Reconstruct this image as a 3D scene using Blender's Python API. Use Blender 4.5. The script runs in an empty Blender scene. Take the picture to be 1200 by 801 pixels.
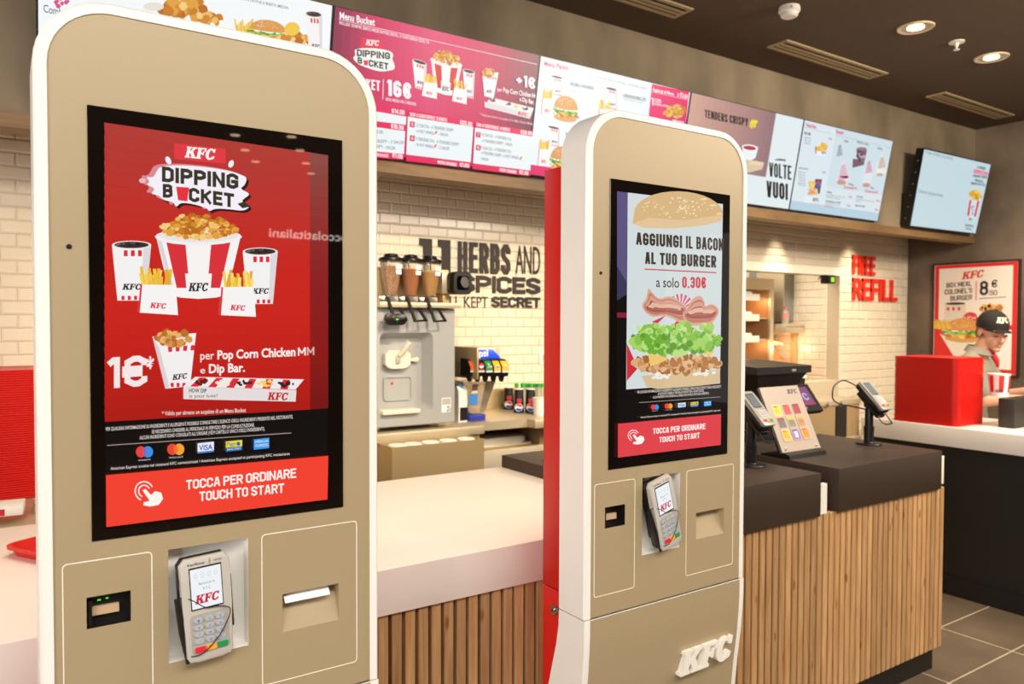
import bpy, bmesh, math, random
import numpy as np
from mathutils import Vector, Matrix
random.seed(7)
S = bpy.context.scene
COL = S.collection
PI = math.pi

# ------------------------------------------------------------------ camera
FPX = 900.06
YAW, PITCH, ROLL = math.radians(33.975), math.radians(-1.552), math.radians(.199)
FW = Vector((math.sin(YAW)*math.cos(PITCH), math.cos(YAW)*math.cos(PITCH), math.sin(PITCH)))
_rt = Vector((math.cos(YAW), -math.sin(YAW), 0)); _up = _rt.cross(FW)
RT = math.cos(ROLL)*_rt + math.sin(ROLL)*_up
UP = -math.sin(ROLL)*_rt + math.cos(ROLL)*_up
EYE = Vector((0, 0, 1.6))
cam = bpy.data.objects.new('camera', bpy.data.cameras.new('camera')); COL.objects.link(cam)
cam.matrix_world = Matrix(((RT.x, UP.x, -FW.x, EYE.x), (RT.y, UP.y, -FW.y, EYE.y), (RT.z, UP.z, -FW.z, EYE.z), (0, 0, 0, 1)))
cam.data.sensor_width = 36; cam.data.lens = FPX/1200*36
cam.data.clip_start = .05; cam.data.clip_end = 80
cam.data.dof.use_dof = True; cam.data.dof.focus_distance = 1.75; cam.data.dof.aperture_fstop = 5.0
S.camera = cam

# ------------------------------------------------------------------ world, lights, exposure
S.view_settings.view_transform = 'Standard'; S.view_settings.look = 'None'
S.view_settings.exposure = 0.0; S.view_settings.gamma = 1; S.view_settings.use_curve_mapping = False
W = bpy.data.worlds.new('hall_light'); S.world = W; W.use_nodes = True
W.node_tree.nodes['Background'].inputs[0].default_value = (1, .95, .9, 1)
W.node_tree.nodes['Background'].inputs[1].default_value = .55

def lamp(name, kind, loc, power, col=(1, .86, .68), aim=None, size=.1, sizey=None, angle=None, blend=.6):
    d = bpy.data.lights.new(name, kind); d.energy = power; d.color = col
    if kind == 'AREA':
        d.shape = 'RECTANGLE'; d.size = size; d.size_y = sizey or size
    else:
        d.shadow_soft_size = size
    if kind == 'SPOT':
        d.spot_size = angle or 1.6; d.spot_blend = blend
    o = bpy.data.objects.new(name, d); COL.objects.link(o); o.location = loc
    aim = Vector(aim) if aim else Vector(loc) - Vector((0, 0, 1))
    o.rotation_euler = (aim - Vector(loc)).to_track_quat('-Z', 'Y').to_euler()
    return o

# the lounge side: wide unseen fill lamp added to brighten the kiosk fronts, more light from the mall on the left
lamp('lounge_fill_light', 'AREA', (.4, -1.0, 3.3), 150, (1, .96, .9), None, 3.4, 1.2)
lamp('mall_light', 'AREA', (-3.4, -1.2, 2.4), 135, (1, .97, .94), (.4, 1.3, 1.4), 2.2, 1.8)
lamp('aisle_light', 'AREA', (4.2, -.6, 3.28), 135, (1, .87, .72), (3.6, 1.6, .5), 2.2, 1.2)
for i, x in enumerate((-.1, .82, 1.75, 2.67, 3.6)):
    lamp('counter_spot', 'SPOT', (x, 2.40, 3.28), 85, (1, .83, .62), aim=(x, 2.3, 0), size=.06, angle=1.3, blend=1)
for x in (5.38, 6.42):
    lamp('wall_washer', 'SPOT', (x, 3.88, 2.60), 60, (1, .82, .58), aim=(x, 4.03, 0), size=.02, angle=1.0, blend=.8)
for x, pw_ in ((-.4, 90), (.7, 160), (1.8, 250), (2.9, 260), (4.0, 260), (5.1, 200), (6.2, 200)):
    lamp('wall_spot', 'SPOT', (x, .9, 3.28), pw_*1.2, (1, .85, .64), aim=(x+.25, 4.05, 1.25), size=.08, angle=.62, blend=.7)
lamp('pickup_fill_light', 'AREA', (4.9, .5, 3.25), 170, (1, .87, .7), (5.3, 2.3, 1.2), 1.2)  # added unseen fill lamp, set forward to brighten the worker and red trays
lamp('pickup_wall_light', 'SPOT', (6.4, 2.3, 3.28), 150, (1, .86, .68), aim=(7.1, 2.3, 1.2), size=.08, angle=1.6, blend=.8)
lamp('kitchen_light', 'AREA', (5.2, 4.75, 2.6), 30, (1, .9, .75), size=.8)

# ------------------------------------------------------------------ helpers
def ray(px, py): return FW*FPX + RT*(px-600) + UP*(400.5-py)
def at(px, py, ax, val):
    """the point where the line of sight of a photo pixel meets the plane axis = val"""
    d = ray(px, py); return EYE + d*((val-EYE[ax])/d[ax])
def on_plane(o, n):
    o = Vector(o); n = Vector(n)
    def f(px, py):
        d = ray(px, py); return EYE + d*((o-EYE).dot(n)/d.dot(n))
    return f
def lin(c):
    c = c/255.0
    return c/12.92 if c <= .04045 else ((c+.055)/1.055)**2.4
def rgb(h):
    h = h.lstrip('#'); return (lin(int(h[0:2], 16)), lin(int(h[2:4], 16)), lin(int(h[4:6], 16)), 1)

def mat(name, hexc, rough=.5, metal=0, emit=0, bump=0, bscale=60, var=0, vscale=4, vcol=None, spec=.5, stretch=None, trans=0, alpha=1, coat=0):
    m = bpy.data.materials.new(name); m.use_nodes = True
    nt = m.node_tree; b = nt.nodes['Principled BSDF']; L = nt.links
    c = rgb(hexc)
    b.inputs['Base Color'].default_value = c; b.inputs['Roughness'].default_value = rough
    b.inputs['Metallic'].default_value = metal; b.inputs['Specular IOR Level'].default_value = spec
    b.inputs['Coat Weight'].default_value = coat
    if trans:
        b.inputs['Transmission Weight'].default_value = trans
    if alpha < 1: b.inputs['Alpha'].default_value = alpha
    if emit:
        b.inputs['Emission Color'].default_value = c; b.inputs['Emission Strength'].default_value = emit
    if bump or var:
        tc = nt.nodes.new('ShaderNodeTexCoord'); mp = nt.nodes.new('ShaderNodeMapping')
        L.new(tc.outputs['Object'], mp.inputs[0])
        if stretch: mp.inputs['Scale'].default_value = stretch
    if var:
        n = nt.nodes.new('ShaderNodeTexNoise'); n.inputs['Scale'].default_value = vscale; n.inputs['Detail'].default_value = 6
        L.new(mp.outputs[0], n.inputs[0])
        r = nt.nodes.new('ShaderNodeValToRGB'); L.new(n.outputs[0], r.inputs[0])
        lo = rgb(vcol) if vcol else tuple(x*(1-var) for x in c[:3])+(1,)
        r.color_ramp.elements[0].position = .32; r.color_ramp.elements[0].color = lo
        r.color_ramp.elements[1].position = .68; r.color_ramp.elements[1].color = c
        L.new(r.outputs[0], b.inputs['Base Color'])
    if bump:
        n2 = nt.nodes.new('ShaderNodeTexNoise'); n2.inputs['Scale'].default_value = bscale; n2.inputs['Detail'].default_value = 4
        L.new(mp.outputs[0], n2.inputs[0])
        bp = nt.nodes.new('ShaderNodeBump'); bp.inputs['Strength'].default_value = bump; bp.inputs['Distance'].default_value = .01
        L.new(n2.outputs[0], bp.inputs['Height']); L.new(bp.outputs[0], b.inputs['Normal'])
    return m

def art_mat(name, emit, rough=.06):
    m = bpy.data.materials.new(name); m.use_nodes = True
    nt = m.node_tree; b = nt.nodes['Principled BSDF']
    a = nt.nodes.new('ShaderNodeAttribute'); a.attribute_name = 'Col'
    b.inputs['Roughness'].default_value = rough
    if emit:
        b.inputs['Base Color'].default_value = (.004, .004, .004, 1)
        nt.links.new(a.outputs['Color'], b.inputs['Emission Color']); b.inputs['Emission Strength'].default_value = emit
    else:
        nt.links.new(a.outputs['Color'], b.inputs['Base Color'])
    return m

M = {}
M['tan'] = mat('champagne_panel', '#ae9a78', .42, .1, bump=.03, bscale=900, spec=.5)
M['white_shell'] = mat('white_lacquer', '#f1ece4', .35)
M['line'] = mat('pale_line', '#f4ecd8', .5)
M['red_paint'] = mat('red_satin', '#c8160f', .42)
M['black_glass'] = mat('black_glass', '#120b08', .012)
M['dark_plastic'] = mat('dark_plastic', '#1b1512', .35)
M['black'] = mat('black_plastic', '#14100e', .4)
M['chrome'] = mat('chrome', '#c9c4bc', .18, 1)
M['silver'] = mat('silver_plastic', '#b4aea6', .32, .15)
M['white_plastic'] = mat('white_plastic', '#ece6da', .4)
M['paper'] = mat('white_paper', '#f4f1ec', .8)
M['steel'] = mat('brushed_steel', '#c8ae80', .42, .55, bump=.04, bscale=40, stretch=(1, 1, 30))
M['steel_top'] = mat('steel_worktop', '#d0c0a0', .38, .45)
M['steel_light'] = mat('pale_steel', '#cfc2a8', .4, .6)
M['worktop'] = mat('white_worktop', '#f3e9de', .42)
M['dark_counter'] = mat('dark_laminate', '#37291e', .5, bump=.05, bscale=700)
M['slat'] = None
M['backing'] = mat('black_backing', '#1a120c', .8)
M['concrete'] = mat('bare_concrete', '#9a8a70', .75, bump=.25, bscale=14, var=.4, vscale=2.3, vcol='#6c5f4c', stretch=(1, 1, .45))
M['concrete_wall'] = mat('concrete_plaster', '#857360', .75, bump=.2, bscale=9, var=.4, vscale=1.8, vcol='#57493a')
M['ceiling'] = mat('dark_ceiling', '#554433', .85, bump=.15, bscale=300)
M['wood_trim'] = mat('wood_trim', '#8d6e49', .55, var=.3, vscale=6, stretch=(1, 8, 8))
M['tile'] = mat('glazed_tile', '#ebddc4', .16)
M['tile_big'] = M['tile']
M['grout'] = mat('grout', '#c9b99c', .8)
M['plaster_white'] = mat('white_plaster', '#efe6d2', .6)
M['vent'] = mat('vent_metal', '#b39b74', .5)
M['lettering_dark'] = mat('dark_vinyl_letters', '#2b2019', .6)
M['red_letters'] = mat('red_acrylic', '#e8301a', .4)
M['tray_red'] = mat('red_tray_plastic', '#d41f16', .38)
M['kick'] = mat('black_kickboard', '#15110e', .5)
M['black_laminate'] = mat('black_laminate', '#17120d', .55, bump=.1, bscale=500)
M['screen'] = art_mat('screen_picture', 1.0, .012)
M['board'] = art_mat('board_picture', 1.0, .35)
M['print'] = art_mat('printed_picture', 0, .45)

def slat_material():
    m = mat('pine_slats', '#b98850', .55)
    nt = m.node_tree; b = nt.nodes['Principled BSDF']; L = nt.links
    tc = nt.nodes.new('ShaderNodeTexCoord'); mp = nt.nodes.new('ShaderNodeMapping'); mp.inputs['Scale'].default_value = (40, 40, 2.2)
    L.new(tc.outputs['Object'], mp.inputs[0])
    n = nt.nodes.new('ShaderNodeTexNoise'); n.inputs['Scale'].default_value = 2.0; n.inputs['Detail'].default_value = 8; n.inputs['Distortion'].default_value = .6
    L.new(mp.outputs[0], n.inputs[0])
    r = nt.nodes.new('ShaderNodeValToRGB'); L.new(n.outputs[0], r.inputs[0])
    r.color_ramp.elements[0].position = .3; r.color_ramp.elements[0].color = rgb('#a97c4e')
    r.color_ramp.elements[1].position = .7; r.color_ramp.elements[1].color = rgb('#cfa472')
    g = nt.nodes.new('ShaderNodeNewGeometry')
    hs = nt.nodes.new('ShaderNodeHueSaturation'); mr = nt.nodes.new('ShaderNodeMapRange')
    mr.inputs['To Min'].default_value = .78; mr.inputs['To Max'].default_value = 1.12
    L.new(g.outputs['Random Per Island'], mr.inputs[0]); L.new(mr.outputs[0], hs.inputs['Value']); L.new(r.outputs[0], hs.inputs['Color'])
    # knots
    mp2 = nt.nodes.new('ShaderNodeMapping'); mp2.inputs['Scale'].default_value = (26, 26, 9); L.new(tc.outputs['Object'], mp2.inputs[0])
    v = nt.nodes.new('ShaderNodeTexVoronoi'); v.inputs['Scale'].default_value = .7; L.new(mp2.outputs[0], v.inputs[0])
    kr = nt.nodes.new('ShaderNodeValToRGB'); L.new(v.outputs['Distance'], kr.inputs[0])
    kr.color_ramp.elements[0].position = .07; kr.color_ramp.elements[0].color = (1, 1, 1, 1)
    kr.color_ramp.elements[1].position = .16; kr.color_ramp.elements[1].color = (0, 0, 0, 1)
    mx = nt.nodes.new('ShaderNodeMixRGB'); mx.inputs[2].default_value = rgb('#8a5228')
    L.new(kr.outputs[0], mx.inputs[0]); L.new(hs.outputs[0], mx.inputs[1]); L.new(mx.outputs[0], b.inputs['Base Color'])
    return m
M['slat'] = slat_material()

def floor_material():
    m = mat('stone_tiles', '#7d6a55', .45)
    nt = m.node_tree; b = nt.nodes['Principled BSDF']; L = nt.links
    tc = nt.nodes.new('ShaderNodeTexCoord'); mp = nt.nodes.new('ShaderNodeMapping')
    mp.inputs['Location'].default_value = (-4.10, -1.707, 0)
    L.new(tc.outputs['Object'], mp.inputs[0])
    br = nt.nodes.new('ShaderNodeTexBrick'); br.offset = 0; br.inputs['Scale'].default_value = 1
    br.inputs['Brick Width'].default_value = .6; br.inputs['Row Height'].default_value = .345
    br.inputs['Mortar Size'].default_value = .004; br.inputs['Mortar Smooth'].default_value = .1
    br.inputs['Color1'].default_value = rgb('#6f5f4d'); br.inputs['Color2'].default_value = rgb('#7b6b57'); br.inputs['Mortar'].default_value = rgb('#d2c0a2')
    L.new(mp.outputs[0], br.inputs[0])
    n = nt.nodes.new('ShaderNodeTexNoise'); n.inputs['Scale'].default_value = 5; n.inputs['Detail'].default_value = 8; L.new(tc.outputs['Object'], n.inputs[0])
    mx = nt.nodes.new('ShaderNodeMixRGB'); mx.blend_type = 'MULTIPLY'; mx.inputs[0].default_value = .5
    L.new(br.outputs[0], mx.inputs[1]); L.new(n.outputs[0], mx.inputs[2]); L.new(mx.outputs[0], b.inputs['Base Color'])
    return m
M['floor'] = floor_material()

def rootloc(o):
    p = Vector((0, 0, 0))
    while o is not None:
        p += o.location; o = o.parent
    return p

class B:
    """collects solids; build() links them as one mesh object"""
    def __init__(s): s.bm = bmesh.new()
    def box(s, x0, x1, y0, y1, z0, z1, bev=0, seg=2):
        r = bmesh.ops.create_cube(s.bm, size=1)
        vs = r['verts']
        for v in vs:
            v.co = Vector(((x0+x1)/2+v.co.x*(x1-x0), (y0+y1)/2+v.co.y*(y1-y0), (z0+z1)/2+v.co.z*(z1-z0)))
        if bev:
            es = list({e for v in vs for e in v.link_edges})
            bmesh.ops.bevel(s.bm, geom=es, offset=bev, segments=seg, affect='EDGES', profile=.5)
        return s
    def prism(s, pts, ax, a0, a1, bev=0):
        def P(p, a):
            return {'x': (a, p[0], p[1]), 'y': (p[0], a, p[1]), 'z': (p[0], p[1], a)}[ax]
        lo = [s.bm.verts.new(P(p, a0)) for p in pts]; hi = [s.bm.verts.new(P(p, a1)) for p in pts]
        n = len(pts)
        f1 = s.bm.faces.new(lo); f2 = s.bm.faces.new(hi[::-1])
        for i in range(n):
            s.bm.faces.new((lo[(i+1) % n], lo[i], hi[i], hi[(i+1) % n]))
        if bev:
            es = list(f2.edges)+list(f1.edges)
            bmesh.ops.bevel(s.bm, geom=es, offset=bev, segments=2, affect='EDGES', profile=.5)
        return s
    def hull(s, secs, close=True):
        """loft of equal-length vertex loops"""
        L = [[s.bm.verts.new(p) for p in sec] for sec in secs]
        n = len(L[0])
        for a, b in zip(L, L[1:]):
            for i in range(n):
                s.bm.faces.new((a[i], a[(i+1) % n], b[(i+1) % n], b[i]))
        if close:
            s.bm.faces.new(L[0][::-1]); s.bm.faces.new(L[-1])
        return s
    def tube(s, pts, r, seg=8, closed=False, cap=True):
        pts = [Vector(p) for p in pts]; n = len(pts); rings = []
        ref = None
        for i, p in enumerate(pts):
            if closed: t = pts[(i+1) % n]-pts[i-1]
            else: t = pts[min(i+1, n-1)]-pts[max(i-1, 0)]
            t.normalize()
            if ref is None: ref = t.orthogonal().normalized()
            ref = (ref-t*ref.dot(t)).normalized(); b = t.cross(ref)
            rr = r[i] if isinstance(r, (list, tuple)) else r
            rings.append([s.bm.verts.new(p+(ref*math.cos(2*PI*k/seg)+b*math.sin(2*PI*k/seg))*rr) for k in range(seg)])
        for i in range(n if closed else n-1):
            a, c = rings[i], rings[(i+1) % n]
            for k in range(seg): s.bm.faces.new((a[k], a[(k+1) % seg], c[(k+1) % seg], c[k]))
        if cap and not closed:
            s.bm.faces.new(rings[0][::-1]); s.bm.faces.new(rings[-1])
        return s
    def lathe(s, prof, c=(0, 0, 0), seg=24, cap=True):
        R = []
        for r, z in prof:
            R.append([s.bm.verts.new((c[0]+r*math.cos(2*PI*k/seg), c[1]+r*math.sin(2*PI*k/seg), c[2]+z)) for k in range(seg)])
        for a, b in zip(R, R[1:]):
            for k in range(seg): s.bm.faces.new((a[k], a[(k+1) % seg], b[(k+1) % seg], b[k]))
        if cap:
            s.bm.faces.new(R[0][::-1]); s.bm.faces.new(R[-1])
        return s
    def ell(s, c, r, seg=20):
        res = bmesh.ops.create_uvsphere(s.bm, u_segments=seg, v_segments=max(8, seg//2), radius=1)
        for v in res['verts']: v.co = Vector((c[0]+v.co.x*r[0], c[1]+v.co.y*r[1], c[2]+v.co.z*r[2]))
        return s
    def quad(s, *p):
        s.bm.faces.new([s.bm.verts.new(q) for q in p]); return s
    def xf(s, m): bmesh.ops.transform(s.bm, matrix=m, verts=s.bm.verts); return s
    def build(s, name, m, parent=None, local=False, smooth=35, weld=False, fix=True):
        if weld: bmesh.ops.remove_doubles(s.bm, verts=s.bm.verts, dist=1e-5)
        if fix: bmesh.ops.recalc_face_normals(s.bm, faces=s.bm.faces)
        if parent is not None and not local:
            bmesh.ops.translate(s.bm, verts=s.bm.verts, vec=-rootloc(parent))
        me = bpy.data.meshes.new(name); s.bm.to_mesh(me); s.bm.free()
        me.materials.append(m)
        if smooth:
            me.polygons.foreach_set('use_smooth', [True]*len(me.polygons)); me.set_sharp_from_angle(angle=math.radians(smooth))
        o = bpy.data.objects.new(name, me); COL.objects.link(o)
        if parent is not None: o.parent = parent
        return o

def smooth_path(pts, k=5):
    P = [Vector(p) for p in pts]; out = []
    for i in range(len(P)-1):
        a, b, c, d = P[max(i-1, 0)], P[i], P[i+1], P[min(i+2, len(P)-1)]
        for j in range(k):
            t = j/k; out.append(.5*((2*b)+(c-a)*t+(2*a-5*b+4*c-d)*t*t+(3*b-a-3*c+d)*t**3))
    return out+[P[-1]]
def tag(o, label=None, cat=None, group=None, kind=None):
    if label: o['label'] = label
    if cat: o['category'] = cat
    if group: o['group'] = group
    if kind: o['kind'] = kind
    return o
def thing(name, label, cat, loc=(0, 0, 0), group=None, rot=None):
    o = bpy.data.objects.new(name, None); COL.objects.link(o); o.location = loc; o.empty_display_size = .05
    if rot: o.rotation_euler = rot
    return tag(o, label, cat, group)
def struct(o): o['kind'] = 'structure'; return o
def dup(o, loc, label=None, rotz=None):
    r = o.copy(); COL.objects.link(r); r.location = loc
    if rotz is not None: r.rotation_euler.z = rotz
    if label: r['label'] = label
    for ch in o.children:
        c = ch.copy(); COL.objects.link(c); c.parent = r
        for g in ch.children:
            d = g.copy(); COL.objects.link(d); d.parent = c
    return r
def rrect(x0, x1, z0, z1, r, n=6, corners=(1, 1, 1, 1)):
    """counter-clockwise rounded rectangle; corners: bl, br, tr, tl"""
    out = []
    for k, (cx, cz, a) in enumerate(((x0+r, z0+r, PI), (x1-r, z0+r, 1.5*PI), (x1-r, z1-r, 0), (x0+r, z1-r, .5*PI))):
        if not corners[k]:
            out.append(((x0, z0), (x1, z0), (x1, z1), (x0, z1))[k]); continue
        for i in range(n+1):
            t = a+.5*PI*i/n; out.append((cx+r*math.cos(t), cz+r*math.sin(t)))
    return out

# ------------------------------------------------------------------ flat pictures (prints and what the screens show)
_glyphs = {}
def glyphs(txt, weight=0):
    k = (txt, weight)
    if k in _glyphs: return _glyphs[k]
    cu = bpy.data.curves.new('t', 'FONT'); cu.body = txt; cu.size = 1; cu.offset = weight; cu.resolution_u = 3
    ob = bpy.data.objects.new('t', cu); COL.objects.link(ob)
    bpy.context.view_layer.update()
    ev = ob.evaluated_get(bpy.context.evaluated_depsgraph_get()); me = ev.to_mesh()
    vs = [(v.co.x, v.co.y) for v in me.vertices]; fs = [tuple(p.vertices) for p in me.polygons]
    ev.to_mesh_clear(); bpy.data.objects.remove(ob); bpy.data.curves.remove(cu)
    x0 = min(v[0] for v in vs); x1 = max(v[0] for v in vs)
    _glyphs[k] = ([((v[0]-x0)/(x1-x0), v[1]/.69) for v in vs], fs)
    return _glyphs[k]

# a heavy condensed block face for headings: skeleton strokes per letter, (relative width, strokes)
_O = [(.35, 0), (.65, 0), (1, .13), (1, .87), (.65, 1), (.35, 1), (0, .87), (0, .13), (.35, 0)]
_C = [(1, .66), (1, .87), (.65, 1), (.35, 1), (0, .87), (0, .13), (.35, 0), (.65, 0), (1, .13), (1, .34)]
_P = [(0, 0), (0, 1), (.65, 1), (1, .88), (1, .60), (.65, .47), (0, .47)]
_S = [(1, .72), (1, .87), (.65, 1), (.35, 1), (0, .87), (0, .68), (.2, .57), (.8, .43), (1, .32), (1, .13), (.65, 0), (.35, 0), (0, .13), (0, .28)]
BLOCK = {'A': (1.05, [[(0, 0), (.38, 1), (.62, 1), (1, 0)], [(.14, .27), (.86, .27)]]),
 'B': (1, [[(0, 0), (0, 1), (.65, 1), (.95, .9), (.95, .64), (.7, .53), (0, .53)], [(.6, .53), (1, .42), (1, .12), (.65, 0), (0, 0)]]),
 'C': (1, [_C]), 'D': (1, [[(0, 0), (0, 1), (.6, 1), (1, .86), (1, .14), (.6, 0), (0, 0)]]), 'E': (.85, [[(1, 1), (0, 1), (0, 0), (1, 0)], [(0, .52), (.88, .52)]]),
 'F': (.82, [[(1, 1), (0, 1), (0, 0)], [(0, .5), (.88, .5)]]), 'G': (1, [_C+[(1, .46), (.55, .46)]]), 'H': (1, [[(0, 0), (0, 1)], [(1, 0), (1, 1)], [(0, .52), (1, .52)]]),
 'I': (0, [[(0, 0), (0, 1)]]), 'J': (.75, [[(1, 1), (1, .13), (.65, 0), (.35, 0), (0, .13), (0, .28)]]), 'K': (1.05, [[(0, 0), (0, 1)], [(1, 1), (.04, .40)], [(.3, .58), (1, 0)]]),
 'L': (.78, [[(0, 1), (0, 0), (1, 0)]]), 'M': (1.35, [[(0, 0), (0, 1), (.5, .25), (1, 1), (1, 0)]]), 'N': (1.05, [[(0, 0), (0, 1), (1, 0), (1, 1)]]), 'O': (1, [_O]), 'P': (1, [_P]),
 'Q': (1, [_O, [(.6, .25), (1, -.05)]]), 'R': (1, [_P, [(.58, .47), (1, 0)]]), 'S': (1, [_S]), 'T': (.95, [[(.5, 0), (.5, 1)], [(0, 1), (1, 1)]]),
 'U': (1, [[(0, 1), (0, .13), (.35, 0), (.65, 0), (1, .13), (1, 1)]]), 'V': (1.05, [[(0, 1), (.4, 0), (.6, 0), (1, 1)]]), 'W': (1.6, [[(0, 1), (.24, 0), (.5, .8), (.76, 0), (1, 1)]]),
 'X': (1.05, [[(0, 0), (1, 1)], [(0, 1), (1, 0)]]), 'Y': (1.05, [[(0, 1), (.5, .45), (1, 1)], [(.5, .5), (.5, 0)]]), 'Z': (.95, [[(0, 1), (1, 1), (0, 0), (1, 0)]]),
 '0': (1, [_O]), '1': (.45, [[(0, .84), (.6, 1), (1, 1), (1, 0)]]), '2': (1, [[(0, .72), (0, .87), (.35, 1), (.65, 1), (1, .87), (1, .62), (0, .14), (0, 0), (1, 0)]]),
 '3': (1, [[(0, .74), (0, .87), (.35, 1), (.65, 1), (1, .87), (1, .64), (.7, .52), (.4, .52)], [(.7, .52), (1, .4), (1, .13), (.65, 0), (.35, 0), (0, .13), (0, .26)]]), '4': (1, [[(.8, 0), (.8, 1), (0, .28), (1.02, .28)]]),
 '5': (1, [[(1, 1), (0, 1), (0, .56), (.65, .6), (1, .47), (1, .13), (.65, 0), (.35, 0), (0, .13), (0, .26)]]), '6': (1, [[(1, .76), (1, .87), (.65, 1), (.35, 1), (0, .87), (0, .13), (.35, 0), (.65, 0), (1, .13), (1, .45), (.65, .57), (0, .5)]]),
 '7': (.95, [[(0, 1), (1, 1), (.3, 0)]]), '8': (1, [[(.35, .53), (.05, .64), (.05, .88), (.35, 1), (.65, 1), (.95, .88), (.95, .64), (.65, .53), (.35, .53), (0, .4), (0, .13), (.35, 0), (.65, 0), (1, .13), (1, .4), (.65, .53)]]),
 '9': (1, [[(0, .24), (0, .13), (.35, 0), (.65, 0), (1, .13), (1, .87), (.65, 1), (.35, 1), (0, .87), (0, .55), (.35, .43), (1, .5)]]),
 '€': (1.05, [[(1, .72), (1, .87), (.7, 1), (.45, 1), (.12, .87), (.12, .13), (.45, 0), (.7, 0), (1, .13), (1, .28)], [(-.12, .6), (.75, .6)], [(-.12, .4), (.75, .4)]]),
 '+': (.8, [[(0, .45), (1, .45)], [(.5, .15), (.5, .75)]]), '-': (.5, [[(0, .48), (1, .48)]]), '.': (0, [[(0, -.02), (0, .06)]]), ',': (0, [[(0, -.12), (0, .06)]]), "'": (0, [[(0, .8), (0, 1)]])}
def block_glyphs(txt, weight, aspect):
    """quads of a block-face string in a 0..1 by 0..1 box whose width is aspect times its height"""
    t = min(.24, .135+(weight-.03)*1.8); gap = t*.4
    def total(s): return sum((BLOCK[c][0]*s+t if c != ' ' else t*1.0)+gap for c in txt)-gap
    wsum = sum(BLOCK[c][0] for c in txt if c != ' ')
    s = (aspect-total(0))/max(wsum, .01)
    while s < t*1.25 and t > .05:
        t *= .94; gap = t*.4; s = (aspect-total(0))/max(wsum, .01)
    vs, fs = [], []; x = 0
    for c in txt:
        if c == ' ': x += t*1.0+gap; continue
        w, strokes = BLOCK[c]
        runs = []
        for st in strokes:
            P = [(x+t/2+px*w*s, t/2+py*(1-t)) for px, py in st]; run = [P[0]]
            for i in range(1, len(P)):
                run.append(P[i])
                if i < len(P)-1:
                    ax, ay, bx_, by_ = P[i][0]-P[i-1][0], P[i][1]-P[i-1][1], P[i+1][0]-P[i][0], P[i+1][1]-P[i][1]
                    if (ax*bx_+ay*by_)/((math.hypot(ax, ay)*math.hypot(bx_, by_)) or 1) < .12: runs.append(run); run = [P[i]]
            runs.append(run)
        xlo, xhi = x, x+w*s+t
        for P in runs:
            n = len(P); closed = P[0] == P[-1] and n > 2
            Ls, Rs = [], []
            for i in range(n):
                def unit(a, b):
                    dx, dy = b[0]-a[0], b[1]-a[1]; L = math.hypot(dx, dy) or 1e-9; return dx/L, dy/L
                d0 = unit(P[i-1], P[i]) if i > 0 else (unit(P[-2], P[-1]) if closed else None)
                d1 = unit(P[i], P[i+1]) if i < n-1 else (unit(P[0], P[1]) if closed else None)
                d0 = d0 or d1; d1 = d1 or d0
                nx, ny = -(d0[1]+d1[1]), d0[0]+d1[0]; L = math.hypot(nx, ny) or 1e-9; nx /= L; ny /= L
                k = 1/max(.55, nx*-d1[1]+ny*d1[0])
                px, py = P[i]
                if not closed and i in (0, n-1):
                    d, sg = (d1, -1) if i == 0 else (d0, 1)
                    if abs(d[1]) < .5 or py < t*.6 or py > 1-t*.6: px += sg*d[0]*t/2; py += sg*d[1]*t/2
                Ls.append((px+nx*k*t/2, py+ny*k*t/2)); Rs.append((px-nx*k*t/2, py-ny*k*t/2))
            for i in range(n-1):
                k = len(vs); vs += [(min(xhi, max(xlo, q[0])), q[1]) for q in (Rs[i], Rs[i+1], Ls[i+1], Ls[i])]; fs.append((k, k+1, k+2, k+3))
        x += w*s+t+gap
    x -= gap
    return [(v[0]/x, min(1.02, max(-.15, v[1]))) for v in vs], fs
def lettershapes(txt, weight, aspect):
    if weight >= .03 and all(c == ' ' or c in BLOCK for c in txt): return block_glyphs(txt, weight, aspect)
    return glyphs(txt, min(weight, .028))

def arc(cx, cy, rx, ry, a0, a1, n=10):
    return [(cx+rx*math.cos(math.radians(a0+(a1-a0)*i/n)), cy+ry*math.sin(math.radians(a0+(a1-a0)*i/n))) for i in range(n+1)]
LK = [(0, 0), (.44, 0), (.44, .13), (.36, .13), (.36, .36), (.43, .43), (.57, .13), (.52, .13), (.52, 0), (.98, 0), (.98, .13), (.9, .13), (.63, .62), (.83, .87), (.92, .87), (.92, 1), (.5, 1), (.5, .87), (.57, .87), (.36, .58), (.36, .87), (.44, .87), (.44, 1), (0, 1), (0, .87), (.08, .87), (.08, .13), (0, .13)]
LF = [(0, 0), (.46, 0), (.46, .13), (.37, .13), (.37, .43), (.52, .43), (.52, .34), (.64, .34), (.64, .7), (.52, .7), (.52, .57), (.37, .57), (.37, .87), (.64, .87), (.64, .68), (.78, .68), (.78, 1), (0, 1), (0, .87), (.08, .87), (.08, .13), (0, .13)]
LC = arc(.42, .5, .42, .52, 62, 300, 18) + [(.78, .1), (.82, .32), (.7, .34)] + arc(.45, .5, .17, .36, 318, 62, 12)[0:1] + arc(.45, .5, .17, .36, 300, 60, 14) + [(.62, .68), (.78, .68), (.78, 1.0), (.68, 1.0), (.66, .93)]
def kfc_shapes(shear=.22):
    """three italic slab letters in a unit-high box, x normalised to 0..1"""
    out = []
    for L, dx in ((LK, 0), (LF, .98), (LC, 1.78)):
        out.append([(x+dx+shear*y, y) for x, y in L])
    w = 1.78+.82+shear
    return [[(x/w, y) for x, y in L] for L in out]
KFC = kfc_shapes()

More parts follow.
